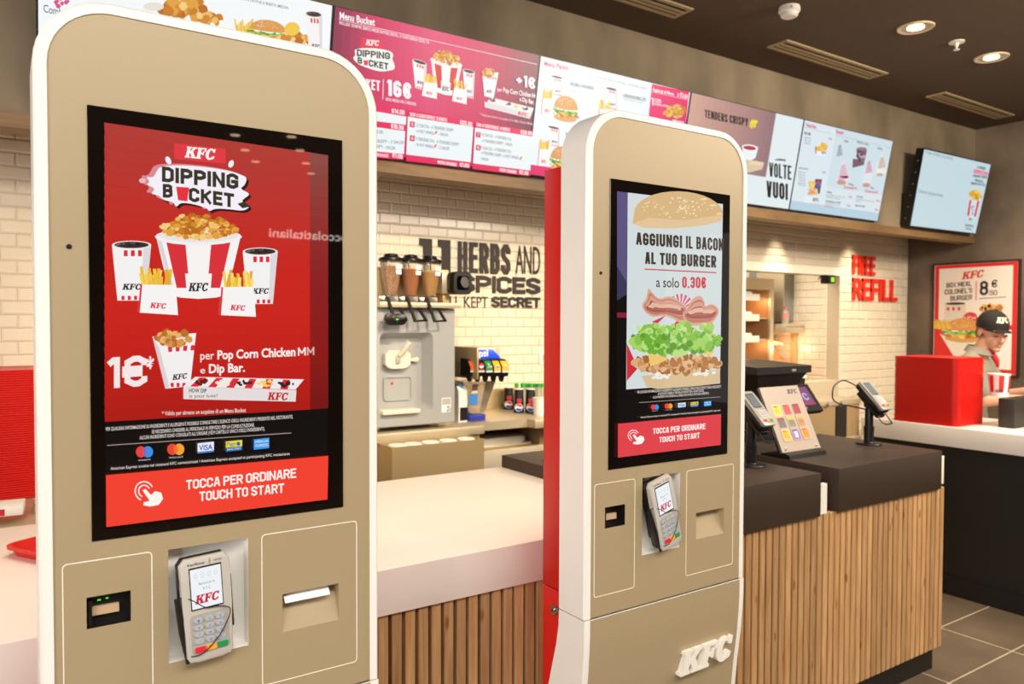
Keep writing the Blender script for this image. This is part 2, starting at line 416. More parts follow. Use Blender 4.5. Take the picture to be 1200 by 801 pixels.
def mixhex(cs, t):
    t = min(.9999, max(0, t))*(len(cs)-1); i = int(t); f = t-i
    a, b = ([int(c.lstrip('#')[k:k+2], 16) for k in (0, 2, 4)] for c in (cs[i], cs[i+1]))
    return '#%02x%02x%02x' % tuple(int(p+(q-p)*f) for p, q in zip(a, b))
class Art:
    """flat coloured shapes in a plane, one mesh; f maps drawing coordinates to the world, n is the plane's outward normal"""
    def __init__(s, f, n, eps=3e-5, base=.0004):
        s.f, s.n, s.eps, s.h = f, Vector(n), eps, base
        s.asp = 1.0; s.v, s.fc, s.c = [], [], []
        s.m = lambda a, b: (a, b)
    def box(s, bl, br, tl):
        """draw in a unit box whose bottom-left, bottom-right and top-left corners are given"""
        s.m = lambda a, b: (bl[0]+(br[0]-bl[0])*a+(tl[0]-bl[0])*b, bl[1]+(br[1]-bl[1])*a+(tl[1]-bl[1])*b); return s
    def whole(s): s.m = lambda a, b: (a, b); return s
    def _put(s, pts): 
        k = len(s.v)
        for p in pts: s.v.append(Vector(s.f(*s.m(*p)))+s.n*s.h)
        return k
    def poly(s, pts, c, step=True):
        k = s._put(pts); s.fc.append(tuple(range(k, k+len(pts)))); s.c.append(rgb(c))
        if step: s.h += s.eps
        return s
    def rect(s, x0, y0, x1, y1, c): return s.poly([(x0, y0), (x1, y0), (x1, y1), (x0, y1)], c)
    def ell(s, cx, cy, rx, ry, c, n=20, rot=0, step=True):
        ca, sa = math.cos(rot), math.sin(rot)
        return s.poly([(cx+rx*math.cos(t)*ca-ry*math.sin(t)*sa, cy+rx*math.cos(t)*sa+ry*math.sin(t)*ca) for t in (2*PI*i/n for i in range(n))], c, step)
    def line(s, p, q, w, c):
        dx, dy = q[0]-p[0], q[1]-p[1]; L = math.hypot(dx, dy); nx, ny = -dy/L*w/2, dx/L*w/2
        return s.poly([(p[0]+nx, p[1]+ny), (q[0]+nx, q[1]+ny), (q[0]-nx, q[1]-ny), (p[0]-nx, p[1]-ny)], c)
    def path(s, pts, w, c):
        for a, b in zip(pts, pts[1:]): s.line(a, b, w, c)
        return s
    def text(s, t, p0, p1, h, c, weight=0, up=None):
        """t from left baseline p0 to right baseline p1; h: capital height as a vector length upward (negative y in photo pixels)"""
        u0 = math.hypot(p1[0]-p0[0], p1[1]-p0[1])/max(1e-9, math.hypot(*(up if up else (0, h))))
        vs, fs = lettershapes(t, weight, u0*s.asp)
        u = (p1[0]-p0[0], p1[1]-p0[1]); w = up if up else (0, h)
        k = s._put([(p0[0]+u[0]*x+w[0]*y, p0[1]+u[1]*x+w[1]*y) for x, y in vs])
        for f in fs: s.fc.append(tuple(i+k for i in f)); s.c.append(rgb(c))
        s.h += s.eps; return s
    def blob(s, pts, c):
        for _ in range(2):
            pts = [q for a, b in zip(pts, pts[1:]+pts[:1]) for q in ((a[0]*.75+b[0]*.25, a[1]*.75+b[1]*.25), (a[0]*.25+b[0]*.75, a[1]*.25+b[1]*.75))]
        return s.poly(pts, c)
    def kfc(s, p0, p1, h, c, up=None):
        u = (p1[0]-p0[0], p1[1]-p0[1]); w = up if up else (0, h)
        for L in KFC: s.poly([(p0[0]+u[0]*x+w[0]*y, p0[1]+u[1]*x+w[1]*y) for x, y in L], c, False)
        s.h += s.eps; return s
    def crisp(s, cx, cy, rx, ry, n, cols, r=(.05, .12), seed=1, sq=1.0):
        R = random.Random(seed)
        for i in range(n):
            a = R.random()*2*PI; d = math.sqrt(R.random())
            x, y = cx+rx*d*math.cos(a), cy+ry*d*math.sin(a); q = R.uniform(*r)
            k = R.randint(6, 8); ph = R.random()*6
            s.poly([(x+q*R.uniform(.65, 1.15)*math.cos(ph+2*PI*j/k), y+q*sq*R.uniform(.65, 1.15)*math.sin(ph+2*PI*j/k)) for j in range(k)], R.choice(cols), i % 4 == 0)
        s.h += s.eps; return s
    def build(s, name, m, parent=None):
        off = rootloc(parent) if parent is not None else Vector((0, 0, 0))
        me = bpy.data.meshes.new(name); me.from_pydata([tuple(v-off) for v in s.v], [], s.fc)
        me.materials.append(m)
        at_ = me.attributes.new('Col', 'FLOAT_COLOR', 'CORNER')
        buf = []
        for f, c in zip(s.fc, s.c): buf.extend(list(c)*len(f))
        at_.data.foreach_set('color', buf)
        # face the viewer side
        fl = []
        for p in me.polygons:
            if p.normal.dot(s.n) < 0: fl.append(p.index)
        if fl:
            bm = bmesh.new(); bm.from_mesh(me); bm.faces.ensure_lookup_table()
            bmesh.ops.reverse_faces(bm, faces=[bm.faces[i] for i in fl]); bm.to_mesh(me); bm.free()
        o = bpy.data.objects.new(name, me); COL.objects.link(o)
        if parent is not None: o.parent = parent
        return o

GOLD = ['#e0a040', '#d08a2c', '#eebb62', '#c97c22', '#f2cc80', '#b96c1c']
def pic_bucket(A, bl, br, tl, seed=1, dip=True):
    A.box(bl, br, tl)
    A.poly([(.03, .72), (.97, .72), (.82, .05), (.70, .015), (.5, 0), (.30, .015), (.18, .05)], '#f6f2f0')
    for a, b in ((.13, .35), (.65, .87)):
        A.poly([(a, .72), (b, .72), (.5+(b-.5)*.66, .13), (.5+(a-.5)*.66, .13)], '#d83038')
    A.poly([(.03, .72), (.08, .72), (.23, .1), (.21, .05)], '#d9d4d6')
    A.ell(.5, .74, .49, .1, '#f2eeec'); A.ell(.5, .76, .45, .085, '#e9e2de')
    A.crisp(.5, .83, .42, .10, 130, GOLD, (.025, .06), seed, .8); A.crisp(.46, .95, .2, .05, 26, GOLD, (.025, .05), seed+1, .8); A.crisp(.74, .9, .12, .05, 16, GOLD, (.025, .05), seed+2, .8)
    A.poly([(.37, .05), (.63, .05), (.65, .3), (.35, .3)], '#f6f2f0'); A.kfc((.385, .09), (.615, .09), .1, '#2a2422'); A.whole()
def pic_cup(A, bl, br, tl, ink='#26201e'):
    A.box(bl, br, tl)
    A.poly([(.0, .93), (1, .93), (.86, 0), (.14, 0)], '#f3f0f0')
    A.poly([(.8, .93), (1, .93), (.86, 0), (.74, 0)], '#dcd8da')
    A.ell(.5, .93, .5, .07, '#e8e4e2'); A.ell(.5, .93, .44, .055, '#3a2a26')
    A.crisp(.5, .93, .36, .035, 10, ['#584640', '#2a1c1a', '#7a6a64'], (.03, .06), 3, .5)
    for x in (.3, .48, .66): A.rect(x, .74, x+.1, .84, '#dd2b38')
    for x in (.24, .4, .56, .7): A.rect(x, .01, x+.08, .08, '#dd2b38')
    A.kfc((.26, .18), (.76, .18), .1, ink); A.whole()
def pic_fries(A, bl, br, tl, ink='#dd2b38', seed=2):
    A.box(bl, br, tl); R = random.Random(seed)
    for i in range(22):
        x = R.uniform(.08, .9); t = R.uniform(-.12, .12); h = R.uniform(.82, 1.02)
        A.poly([(x-.04, .5), (x+.04, .5), (x+.04+t, h), (x-.04+t, h)], R.choice(['#f4cf4e', '#ecb93c', '#f9de7a', '#e2a834']), i % 5 == 0)
    A.h += A.eps
    A.poly([(.0, 0), (1, 0), (.94, .66), (.06, .62)], '#f6f3f3')
    A.poly([(.0, 0), (.05, 0), (.11, .62), (.06, .62)], '#dd2b38')
    A.kfc((.3, .12), (.72, .12), .12, ink); A.whole()
def pic_burger(A, bl, br, tl, seed=5):
    A.box(bl, br, tl)
    A.ell(.5, .14, .42, .14, '#dda45e')
    A.crisp(.5, .27, .46, .09, 40, GOLD, (.05, .1), seed, .7)
    A.poly([(.2, .36), (.6, .3), (.5, .2)], '#f6c84e'); A.poly([(.6, .36), (.9, .34), (.78, .24)], '#f6c84e')
    A.crisp(.5, .40, .47, .07, 44, ['#79b843', '#5c9c2e', '#94cc58', '#4c8a28'], (.05, .09), seed+1, .8)
    A.crisp(.5, .45, .36, .03, 8, ['#f4f0e4'], (.04, .07), seed+2, .8)
    A.poly([(.06, .5)]+[(.5+.44*math.cos(t), .52+.46*math.sin(t)) for t in (PI*i/14 for i in range(14, -1, -1))]+[(.94, .5), (.5, .45)], '#dc9a50')
    A.crisp(.46, .74, .28, .16, 30, ['#f6e6c0'], (.012, .018), seed+3, .8); A.whole()
def pic_logos(A, pts, k=1.0):
    """five card symbols: two-circle cards, blue lettered card, yellow and blue card, light blue card"""
    (x1, y1), (x2, y2), (x3, y3), (x4, y4), (x5, y5) = pts
    A.ell(x1-4*k, y1, 6*k, 6.6*k, '#e8403c'); A.ell(x1+4*k, y1, 6*k, 6.6*k, '#3f8ee0'); A.ell(x1, y1, 2.4*k, 5*k, '#8a62b0')
    A.ell(x2-4*k, y2, 6*k, 6.6*k, '#ea4630'); A.ell(x2+4*k, y2, 6*k, 6.6*k, '#f2a238'); A.ell(x2, y2, 2.4*k, 5*k, '#f07030')
    A.text('maestro', (x1-7*k, y1+10.5*k), (x1+7*k, y1+9.5*k), -2*k, '#e8dede'); A.text('mastercard', (x2-8*k, y2+10.5*k), (x2+8*k, y2+9.5*k), -2*k, '#e8dede')
    A.poly([(x3-9.5*k, y3-5*k), (x3+9.5*k, y3-7*k), (x3+9.5*k, y3+5*k), (x3-9.5*k, y3+7*k)], '#e6ecf6'); A.poly([(x3-9.5*k, y3+5*k), (x3+9.5*k, y3+3*k), (x3+9.5*k, y3+5*k), (x3-9.5*k, y3+7*k)], '#4d7fd6'); A.text('VISA', (x3-8*k, y3+3.4*k), (x3+8*k, y3+2*k), -6*k, '#2148a8', .02)
    A.poly([(x4-9.5*k, y4-5*k), (x4+9.5*k, y4-7*k), (x4+9.5*k, y4+5*k), (x4-9.5*k, y4+7*k)], '#e8d838'); A.text('Pago', (x4-8*k, y4), (x4+2*k, y4-1*k), -4*k, '#2458a8', .01); A.poly([(x4-9.5*k, y4+2*k), (x4+9.5*k, y4+.2*k), (x4+9.5*k, y4+5*k), (x4-9.5*k, y4+7*k)], '#2a62b4'); A.text('BANCOMAT', (x4-8*k, y4+5.4*k), (x4+8*k, y4+4*k), -2.6*k, '#f2ee90'); A.ell(x4+5*k, y4-2.5*k, 2.2*k, 2.4*k, '#2a62b4')
    A.poly([(x5-9*k, y5-5*k), (x5+9*k, y5-7*k), (x5+9*k, y5+5*k), (x5-9*k, y5+7*k)], '#3f9ae6'); A.text('AMERICAN', (x5-8*k, y5-.6*k), (x5+8*k, y5-2*k), -3*k, '#e4f2fc'); A.text('EXPRESS', (x5-7*k, y5+4*k), (x5+8*k, y5+2.6*k), -3*k, '#e4f2fc')

# ------------------------------------------------------------------ the room
CEIL, SOF_Y, SOF_Z, WALL_Y, WALL_X = 3.35, 3.475, 2.378, 4.08, 7.41
struct(B().box(-6, 12, -9, 6, -.06, 0).build('floor', M['floor'], smooth=0))
struct(B().box(-6, 12, -2.6, 3.6, CEIL, CEIL+.05).build('ceiling', M['ceiling'], smooth=0))
struct(B().box(-6, 12, -9, -2.601, CEIL, CEIL+.05).build('ceiling_hall', mat('pale_hall_ceiling', '#b7a893', .8), smooth=0))
struct(B().box(-4, WALL_X, SOF_Y, SOF_Y+.10, SOF_Z, CEIL).build('wall_bulkhead', M['concrete'], smooth=0))
struct(B().box(-4, WALL_X, SOF_Y-.015, SOF_Y+.10, 2.321, SOF_Z-.001).build('trim_1', M['wood_trim'], smooth=0))
struct(B().box(WALL_X, WALL_X+.15, -.4, 6, 0, CEIL).build('wall_right', M['concrete_wall'], smooth=0))
struct(B().box(-6, 12, -9.1, -9, 0, CEIL).build('wall_rear', mat('dark_rear_wall', '#2a211b', .7), smooth=0))  # unseen far wall, added dark so the kiosk screens reflect no bright background

WTOP = 2.9
struct(B().box(-4, WALL_X, SOF_Y+.101, WALL_Y+.12, WTOP+.001, WTOP+.05).build('ceiling_recess', M['ceiling'], smooth=0))
def tiles(x0, x1, z0, z1, y, tw, th, plane='y', holes=()):
    """bevelled glazed tiles on a wall face, in half-shifted rows"""
    vs, fs = [], []
    def P(a, z, d): return (a, y-d, z) if plane == 'y' else (y-d, a, z)
    g, bv, dp = .0012, .007, .005
    k = 0; z = z0
    while z < z1-1e-4:
        zt = min(z+th, z1)
        x = x0-(tw/2 if k % 2 else 0)
        while x < x1-1e-4:
            a, b = max(x, x0)+g, min(x+tw, x1)-g
            c, d = z+g, zt-g
            hit = any(a < h[1] and b > h[0] and c < h[3] and d > h[2] for h in holes)
            if b-a > .02 and d-c > .02 and not hit:
                i = len(vs)
                vs += [P(a, c, 0), P(b, c, 0), P(b, d, 0), P(a, d, 0), P(a+bv, c+bv, dp), P(b-bv, c+bv, dp), P(b-bv, d-bv, dp), P(a+bv, d-bv, dp)]
                fs += [(i+4, i+5, i+6, i+7)]+[(i+q, i+(q+1) % 4, i+4+(q+1) % 4, i+4+q) for q in range(4)]
            x += tw
        z += th; k += 1
    me = bpy.data.meshes.new('tiles'); me.from_pydata(vs, [], fs); me.materials.append(M['tile'])
    if plane == 'x': me.flip_normals()
    return me
OPX0, OPX1, OPZ0, OPZ1 = 4.75, 6.288, 1.08, 2.016
wb = B()
wb.box(-4, OPX0, WALL_Y, WALL_Y+.12, 0, WTOP); wb.box(OPX0, OPX1, WALL_Y, WALL_Y+.12, OPZ1, WTOP)
wb.box(OPX0, OPX1, WALL_Y, WALL_Y+.12, 0, OPZ0); wb.box(OPX1, WALL_X, WALL_Y, WALL_Y+.12, 0, WTOP)
wall_back = struct(wb.build('wall_back', M['grout'], smooth=0))
def tile_field(name, *a, **k):
    o = bpy.data.objects.new(name, tiles(*a, **k)); COL.objects.link(o); o.parent = wall_back
tile_field('tile_cladding', -1.6, OPX0, .9, WTOP-.01, WALL_Y-.001, .125, .060)
tile_field('tile_cladding', OPX0, OPX1, OPZ1+.075, WTOP-.01, WALL_Y-.001, .9, .060)
tile_field('tile_cladding', OPX1, WALL_X, .6, WTOP-.01, WALL_Y-.001, .163, .079)
B().box(OPX0, OPX1, WALL_Y-.006, WALL_Y-.001, OPZ1, OPZ1+.074).build('lintel_band', M['plaster_white'], wall_back, smooth=0)
# kitchen seen through the pass
struct(B().box(OPX1, OPX1+.1, WALL_Y+.12, 5.6, 0, 2.7).build('wall_kitchen_side', M['grout'], smooth=0))
ks = bpy.data.objects.new('tile_cladding', tiles(WALL_Y+.12, 5.6, .6, 2.6, OPX1-.001, .15, .072, 'x')); COL.objects.link(ks); ks.parent = bpy.data.objects['wall_kitchen_side']
struct(B().box(3.6, OPX1+.1, 5.6, 5.7, 0, 2.7).build('wall_kitchen', mat('kitchen_wall', '#a3937a', .6), smooth=0))
struct(B().box(3.5, 3.6, WALL_Y+.12, 5.7, 0, 2.7).build('wall_kitchen_left', M['grout'], smooth=0))
struct(B().box(3.5, OPX1+.1, WALL_Y+.121, 5.7, 2.7, 2.75).build('ceiling_kitchen', M['ceiling'], smooth=0))

# ------------------------------------------------------------------ ordering kiosks
KX1, KX2 = 0.0, 1.139
def rawpx(px, py): return at(px, py, 1, 1.4498)

def kiosk(dx, label):
    t = thing('ordering_kiosk', label, 'ordering kiosk', (dx+.35, 1.56, 0), 'self-service ordering kiosks')
    X = lambda v: v+dx
    # white shell
    o0 = rrect(X(.055), X(.648), .864, 2.128, .115, 10, (0, 0, 1, 1)); oi = rrect(X(.059), X(.644), .864, 2.124, .111, 10, (0, 0, 1, 1))
    i0 = rrect(X(.0745), X(.6295), .864, 2.1095, .0965, 10, (0, 0, 1, 1))
    b = B(); L = lambda pts, y: [(p[0], y, p[1]) for p in pts]
    b.hull([L(o0, 1.552), L(o0, 1.455), L(oi, 1.450), L(i0, 1.450), L(i0, 1.456)], close=False)
    b.bm.faces.new([b.bm.verts.new(p) for p in L(o0, 1.552)])
    b.build('shell', M['white_shell'], t, weld=True)
    # front panel with its openings
    holes = [(.249, .387, .993, 1.195), (.122, .189, 1.082, 1.135), (.451, .564, 1.003, 1.076)]
    xs = sorted({.0745, .6295} | {v for h in holes for v in h[:2]}); zs = sorted({.864, 1.95} | {v for h in holes for v in h[2:]})
    b = B(); y = 1.4525
    for xa, xb in zip(xs, xs[1:]):
        for za, zb in zip(zs, zs[1:]):
            xm, zm = (xa+xb)/2, (za+zb)/2
            if any(h[0] < xm < h[1] and h[2] < zm < h[3] for h in holes): continue
            b.quad((X(xa), y, za), (X(xb), y, za), (X(xb), y, zb), (X(xa), y, zb))
    b.bm.faces.new([b.bm.verts.new((p[0], y, p[1])) for p in rrect(X(.0745), X(.6295), 1.95, 2.1095, .0965, 10, (0, 0, 1, 1))])
    b.build('front_panel', M['tan'], t, smooth=0, weld=True)
    # lower body, swept back towards the foot
    zl = [.861, .82, .77, .705, .62, .54, .42, .3, .16, .012]; fl = [1.450, 1.450, 1.4525, 1.458, 1.469, 1.477, 1.492, 1.507, 1.52, 1.53]
    bl = [1.552, 1.553, 1.562, 1.580, 1.603, 1.626, 1.655, 1.682, 1.70, 1.715]
    low = B(); low.hull([[(X(.055), f, z), (X(.648), f, z), (X(.648), k, z), (X(.055), k, z)] for z, f, k in zip(zl, fl, bl)])
    low.build('lower_body', M['white_shell'], t, smooth=25)
    pan = B(); pan.hull([[(X(.0745), f-.0012, z), (X(.6295), f-.0012, z), (X(.6295), f+.004, z), (X(.0745), f+.004, z)] for z, f in zip([.860]+zl[1:], fl)])
    pan.build('lower_panel', M['tan'], t, smooth=25)
    B().box(X(.03), X(.673), 1.46, 1.76, 0, .0115, .004).build('foot_plate', M['steel'], t)
    # red spine
    B().box(X(.060), X(.643), 1.5525, 1.630, .906, 1.994, .002).build('rear_cover', M['red_paint'], t)
    B().box(X(.060), X(.643), 1.562, 1.629, .06, .9035, .002).build('lower_rear_cover', M['red_paint'], t)
    lk = B().tube([(X(.0605), 1.573, .853), (X(.0525), 1.573, .853)], .0135, 16).tube([(X(.0545), 1.573, .853), (X(.0495), 1.573, .853)], .007, 12).build('lock', M['chrome'], t)
    B().box(X(.0485), X(.0496), 1.572, 1.574, .849, .857).build('keyhole', M['black'], lk, smooth=0)
    # screen
    sc = B().box(X(.131), X(.573), 1.4502, 1.458, 1.2285, 1.9545, .0008, 1).build('touch_screen', M['black_glass'], t)
    B().lathe([(.0042, 0), (.0042, .0012)], (0, 0, 0), 14).xf(Matrix.Translation((X(.103), 1.4525, 1.7195)) @ Matrix.Rotation(PI/2, 4, 'X')).build('sensor', M['dark_plastic'], t)
    # thin pale outlines of the two service doors
    for xa, xb, za, zb in ((.087, .2235, .9135, 1.197), (.4115, .6025, .9085, 1.197)):
        o = rrect(X(xa), X(xb), za, zb, .0075, 4); i_ = rrect(X(xa)+.0017, X(xb)-.0017, za+.0017, zb-.0017, .0062, 4)
        B().hull([L(o, 1.4526), L(o, 1.4520), L(i_, 1.4520), L(i_, 1.4526)], close=False).build('door_outline', M['line'], t, smooth=0)
    # terminal niche: an open white tray
    def niche(xa, xb, za, zb, y0, depth, name, m, wall=.0012, slope=False):
        b = B(); yb = y0+depth
        if slope:   # bottom edge runs out to the front plane
            b.quad((X(xa), yb, zb), (X(xb), yb, zb), (X(xb), y0, za), (X(xa), y0, za))
            b.bm.faces.new([b.bm.verts.new(q) for q in ((X(xa), y0, zb), (X(xa), yb, zb), (X(xa), y0, za))])
            b.bm.faces.new([b.bm.verts.new(q) for q in ((X(xb), y0, zb), (X(xb), y0, za), (X(xb), yb, zb))])
            b.quad((X(xa), y0, zb), (X(xb), y0, zb), (X(xb), yb, zb), (X(xa), yb, zb))
        else:
            b.quad((X(xa), yb, za), (X(xb), yb, za), (X(xb), yb, zb), (X(xa), yb, zb))
            b.quad((X(xa), y0, za), (X(xb), y0, za), (X(xb), yb, za), (X(xa), yb, za))
            b.quad((X(xa), y0, zb), (X(xa), yb, zb), (X(xb), yb, zb), (X(xb), y0, zb))
            b.quad((X(xa), y0, za), (X(xa), yb, za), (X(xa), yb, zb), (X(xa), y0, zb))
            b.quad((X(xb), y0, za), (X(xb), y0, zb), (X(xb), yb, zb), (X(xb), yb, za))
        return b.build(name, m, t, smooth=0, weld=True)
    niche(.249, .387, .993, 1.195, 1.4525, .030, 'terminal_niche', mat('niche_white', '#faf6ee', .4))
    sw = niche(.122, .189, 1.082, 1.135, 1.4525, .022, 'code_scanner', M['black'])
    B().box(X(.1305), X(.1725), 1.466, 1.4735, 1.098, 1.1125).build('scanner_window', mat('scanner_light', '#c9a886', .4), sw)
    B().box(X(.1245), X(.131), 1.458, 1.474, 1.0825, 1.126, .001).build('scanner_cheek', M['dark_plastic'], sw)
    niche(.451, .564, 1.003, 1.076, 1.4525, .03, 'receipt_chute', M['tan'], slope=True)
    # raised letters on the foot
    lg = B(); x0, x1, z0, z1 = X(.388), X(.602), .640, .703
    for Lp in KFC: lg.prism([(x0+(x1-x0)*a, z0+(z1-z0)*c+.004*a) for a, c in Lp], 'y', 1.444, 1.4645)
    lg.build('raised_lettering', M['white_plastic'], t, smooth=0)
    return t, sc

k1, sc1 = kiosk(KX1, 'nearest white and champagne ordering kiosk, its touch screen showing red bucket menu')
k2, sc2 = kiosk(KX2, 'white and champagne ordering kiosk with red spine, burger picture on its screen')

# receipt left in the nearer kiosk's chute
B().hull([[(.456, 1.4765, 1.0755), (.5455, 1.4765, 1.0755), (.5455, 1.4768, 1.0757), (.456, 1.4768, 1.0757)],
          [(.456, 1.4600, 1.0675), (.5455, 1.4600, 1.0675), (.5455, 1.4603, 1.0677), (.456, 1.4603, 1.0677)],
          [(.456, 1.4515, 1.058), (.5455, 1.4515, 1.058), (.5455, 1.4518, 1.0582), (.456, 1.4518, 1.0582)]]).build('receipt', M['paper'], k1)
gl = B(); gl.box(.1395, .1445, 1.4655, 1.4662, 1.1225, 1.1245); gl.box(.152, .156, 1.4655, 1.4662, 1.1235, 1.1255)
gl.build('status_lights', mat('green_led', '#2fbf3a', .5, emit=1.5), [c for c in k1.children if c.name.startswith('code_scanner')][0])

# ---- picture on the nearer kiosk
a = Art(lambda px, py: at(px, py, 1, 1.4502), (0, -1, 0))
a.poly([(122, 143.5), (384.5, 182), (383, 533), (123.5, 555)], '#0d0706')
for k in range(24):
    t0, t1 = k/24, (k+1)/24; yl_ = lambda t: 143.5+(494-143.5)*t; yr_ = lambda t: 178.5+(479.5-178.5)*t; ye_ = lambda t: 182+(478-182)*t
    a.poly([(122, yl_(t0)), (363, yr_(t0)), (363, yr_(t1)), (122.8, yl_(t1))], mixhex(['#b23a34', '#bd322b', '#c6261e', '#cb2219', '#c01d15', '#a81810'], t0))
    a.poly([(363, yr_(t0)), (384.5, ye_(t0)), (384.2, ye_(t1)), (363, yr_(t1))], mixhex(['#8e4a44', '#93302c', '#8a1c1e', '#8c1614', '#74100c'], t0))  # duller right strip: a reflection on the glass painted into the picture
a.poly([(204, 168), (264, 174.5), (264, 192), (204, 186.5)], '#e23a44'); a.kfc((216, 184.5), (253, 188), -13, '#fbf1ee')
c6 = lambda x, y: (x/2.966+110, y/2.966+120)
blob = [(228, 222), (300, 218), (400, 226), (480, 240), (512, 252), (532, 262), (524, 288), (505, 300), (545, 318), (520, 335), (512, 345), (545, 360), (520, 378), (480, 372), (420, 368), (400, 380), (390, 366), (340, 352), (300, 348), (285, 366), (275, 345), (240, 340), (225, 322), (195, 318), (215, 300), (180, 285), (196, 277), (178, 258), (205, 262), (215, 245)]
a.blob([c6(x+8, y+8) for x, y in blob], '#3a1210'); a.blob([c6(x-18, y-6) for x, y in blob], '#d98a92'); a.blob([c6(*p) for p in blob], '#f4eff6')
a.ell(*c6(258, 202), 3, 5, '#f4eff6', rot=-.5); a.ell(*c6(476, 214), 3, 4.5, '#f4eff6', rot=.4); a.ell(*c6(168, 272), 4, 3, '#e8b8c4')
DK = '#3b342a'
a.text('DIPPING', (189.5, 213), (279, 222), -18, DK, .09)
a.text('B', (190.5, 231.5), (202, 232), -16, DK, .09); a.text('CKET', (221, 236), (274, 243.5), -16.5, DK, .09)
a.poly([c6(285, 293), c6(330, 296), c6(324, 344), c6(292, 340)], '#e4323c'); a.poly([c6(520, 345), c6(545, 362), c6(515, 368), c6(498, 352)], DK)
pic_cup(a, (131, 352), (177, 352), (131, 282)); pic_cup(a, (284, 356), (325, 356), (284, 290))
pic_bucket(a, (180, 350), (284, 350), (180, 252), 4)
pic_fries(a, (161, 366), (208, 369), (161, 313), seed=8); pic_fries(a, (256, 369), (299, 371), (256, 316), seed=9)
a.text('1€', (123.5, 455), (172, 451.5), -36, '#f3e6e4', .062); a.text('*', (171, 441), (180, 440), -22, '#f3e6e4', .02)
a.poly([(178, 394), (229, 390), (222, 452), (193, 455)], '#f2eeee'); a.poly([(178, 394), (186, 407), (198, 454), (193, 455)], '#dccfd2')
for q in range(4): a.poly([(196+q*9, 406-q*.6), (201+q*9, 405.7-q*.6), (201+q*8.6, 412-q*.6), (196.5+q*8.6, 412-q*.6)], '#dd2b38'); a.poly([(199+q*7, 448), (203+q*7, 448), (203+q*6.6, 453), (199.5+q*6.6, 453)], '#dd2b38')
a.crisp(203, 396, 20, 7, 40, ['#d8964a', '#c47c34', '#e8b26a', '#b96e2a'], (3.5, 6), 3); a.kfc((201, 445), (219, 443), -6.5, '#2a2422')
a.text('per', (234, 421), (250, 420.5), -9.5, '#fbeeea', .004); a.text('Pop Corn Chicken', (254, 420.5), (345, 416.6), -10, '#fbeeea', .028); a.text('M', (348, 416.5), (357, 416.1), -9.5, '#fbeeea', .05); a.text('e', (234, 437), (239.5, 436.8), -7.5, '#fbeeea', .004); a.text('Dip Bar.', (244, 436.5), (286, 435), -10, '#fbeeea', .03); a.text('M', (358.5, 416), (367, 415.6), -9.5, '#e0b4ae', .05)
a.poly([(214, 452), (345, 456), (355, 444), (228, 441)], '#efe8e8')
for q in range(6): a.poly([(222+q*21, 452.2+q*.6), (231+q*21, 452.6+q*.6), (241+q*19.5, 442+q*.5), (233+q*19.5, 441.6+q*.5)], '#dd2b38')
for q, c in enumerate(('#6a1f1c', '#f0e6dc', '#4a201c', '#f2d066', '#33221e')): a.crisp(236+q*24.5, 447.2+q*.5, 8.5, 3.0, 12, [c], (1.6, 3), q, .8)
a.poly([(214, 452), (346, 456.5), (345, 470), (214, 467)], '#e4dcda'); a.kfc((312, 468), (337, 468.5), -9, '#c02a2c')
a.text('HOW DIP', (220.5, 459), (241, 459.5), -4.4, '#33221e', .02); a.text('is your love?', (221, 465.5), (254, 464.8), -4, '#33221e')
WT = '#e9dcd4'
a.text('* Valido per almeno un acquisto di un Menu Bucket', (189, 486), (287, 482), -4.6, WT, .01)
a.text('PER QUALSIASI INFORMAZIONE SU INGREDIENTI E ALLERGENI È POSSIBILE CONSULTARE L’ELENCO DEGLI INGREDIENTI PRESENTE NEL RISTORANTE.', (123.5, 504), (342, 489.5), -4, WT, .006)
a.text('SE NECESSARIO CHIEDERE AL PERSONALE IN SERVIZIO PER LA CONSULTAZIONE.', (177, 507), (297, 499), -4, WT, .006)
a.text('ALCUNI INGREDIENTI SONO CONGELATI ALL’ORIGINE (VEDI CARTELLO UNICO DEGLI INGREDIENTI).', (163, 514), (309, 503.5), -4, WT, .006)
a.line((125, 521), (340, 506.5), .7, '#b8a8a0')
pic_logos(a, ((168.5, 528.5), (205, 525.5), (240, 523.5), (273, 521.5), (305, 519)))
a.text('American Express accetta nei ristoranti KFC convenzionati / American Express accepted at participating KFC restaurants', (129, 549.5), (338, 532), -3.2, WT, .006)
a.poly([(123.5, 555.5), (383, 533), (382, 584), (124, 616)], '#f2402e')
a.text('TOCCA PER ORDINARE', (217, 572.5), (345.5, 558.5), -11, '#fdf0ea', .055); a.text('TOUCH TO START', (232.5, 586), (331.5, 576), -11, '#fdf0ea', .055)
def hand(A, cx, cy, k):
    for r0 in (10.5, 6.5):
        pts = [(cx-6*k+r0*k*math.cos(t), cy-4*k+r0*k*math.sin(t)*1.05) for t in (math.radians(q) for q in range(110, 340, 16))]
        A.path(pts, 1.5*k, '#fbe9e4')
    A.poly([(cx-8*k, cy-5*k), (cx-4.5*k, cy-6.5*k), (cx+2*k, cy+.5*k), (cx+7*k, cy-4*k), (cx+14*k, cy-2*k), (cx+16*k, cy+5*k), (cx+11*k, cy+12*k), (cx+1*k, cy+14*k), (cx-7*k, cy+12.5*k), (cx-6.5*k, cy+9*k), (cx+.5*k, cy+7.5*k)], '#fdf4ef')
hand(a, 174, 578, 1.0)
a.build('menu_picture', M['screen'], sc1)

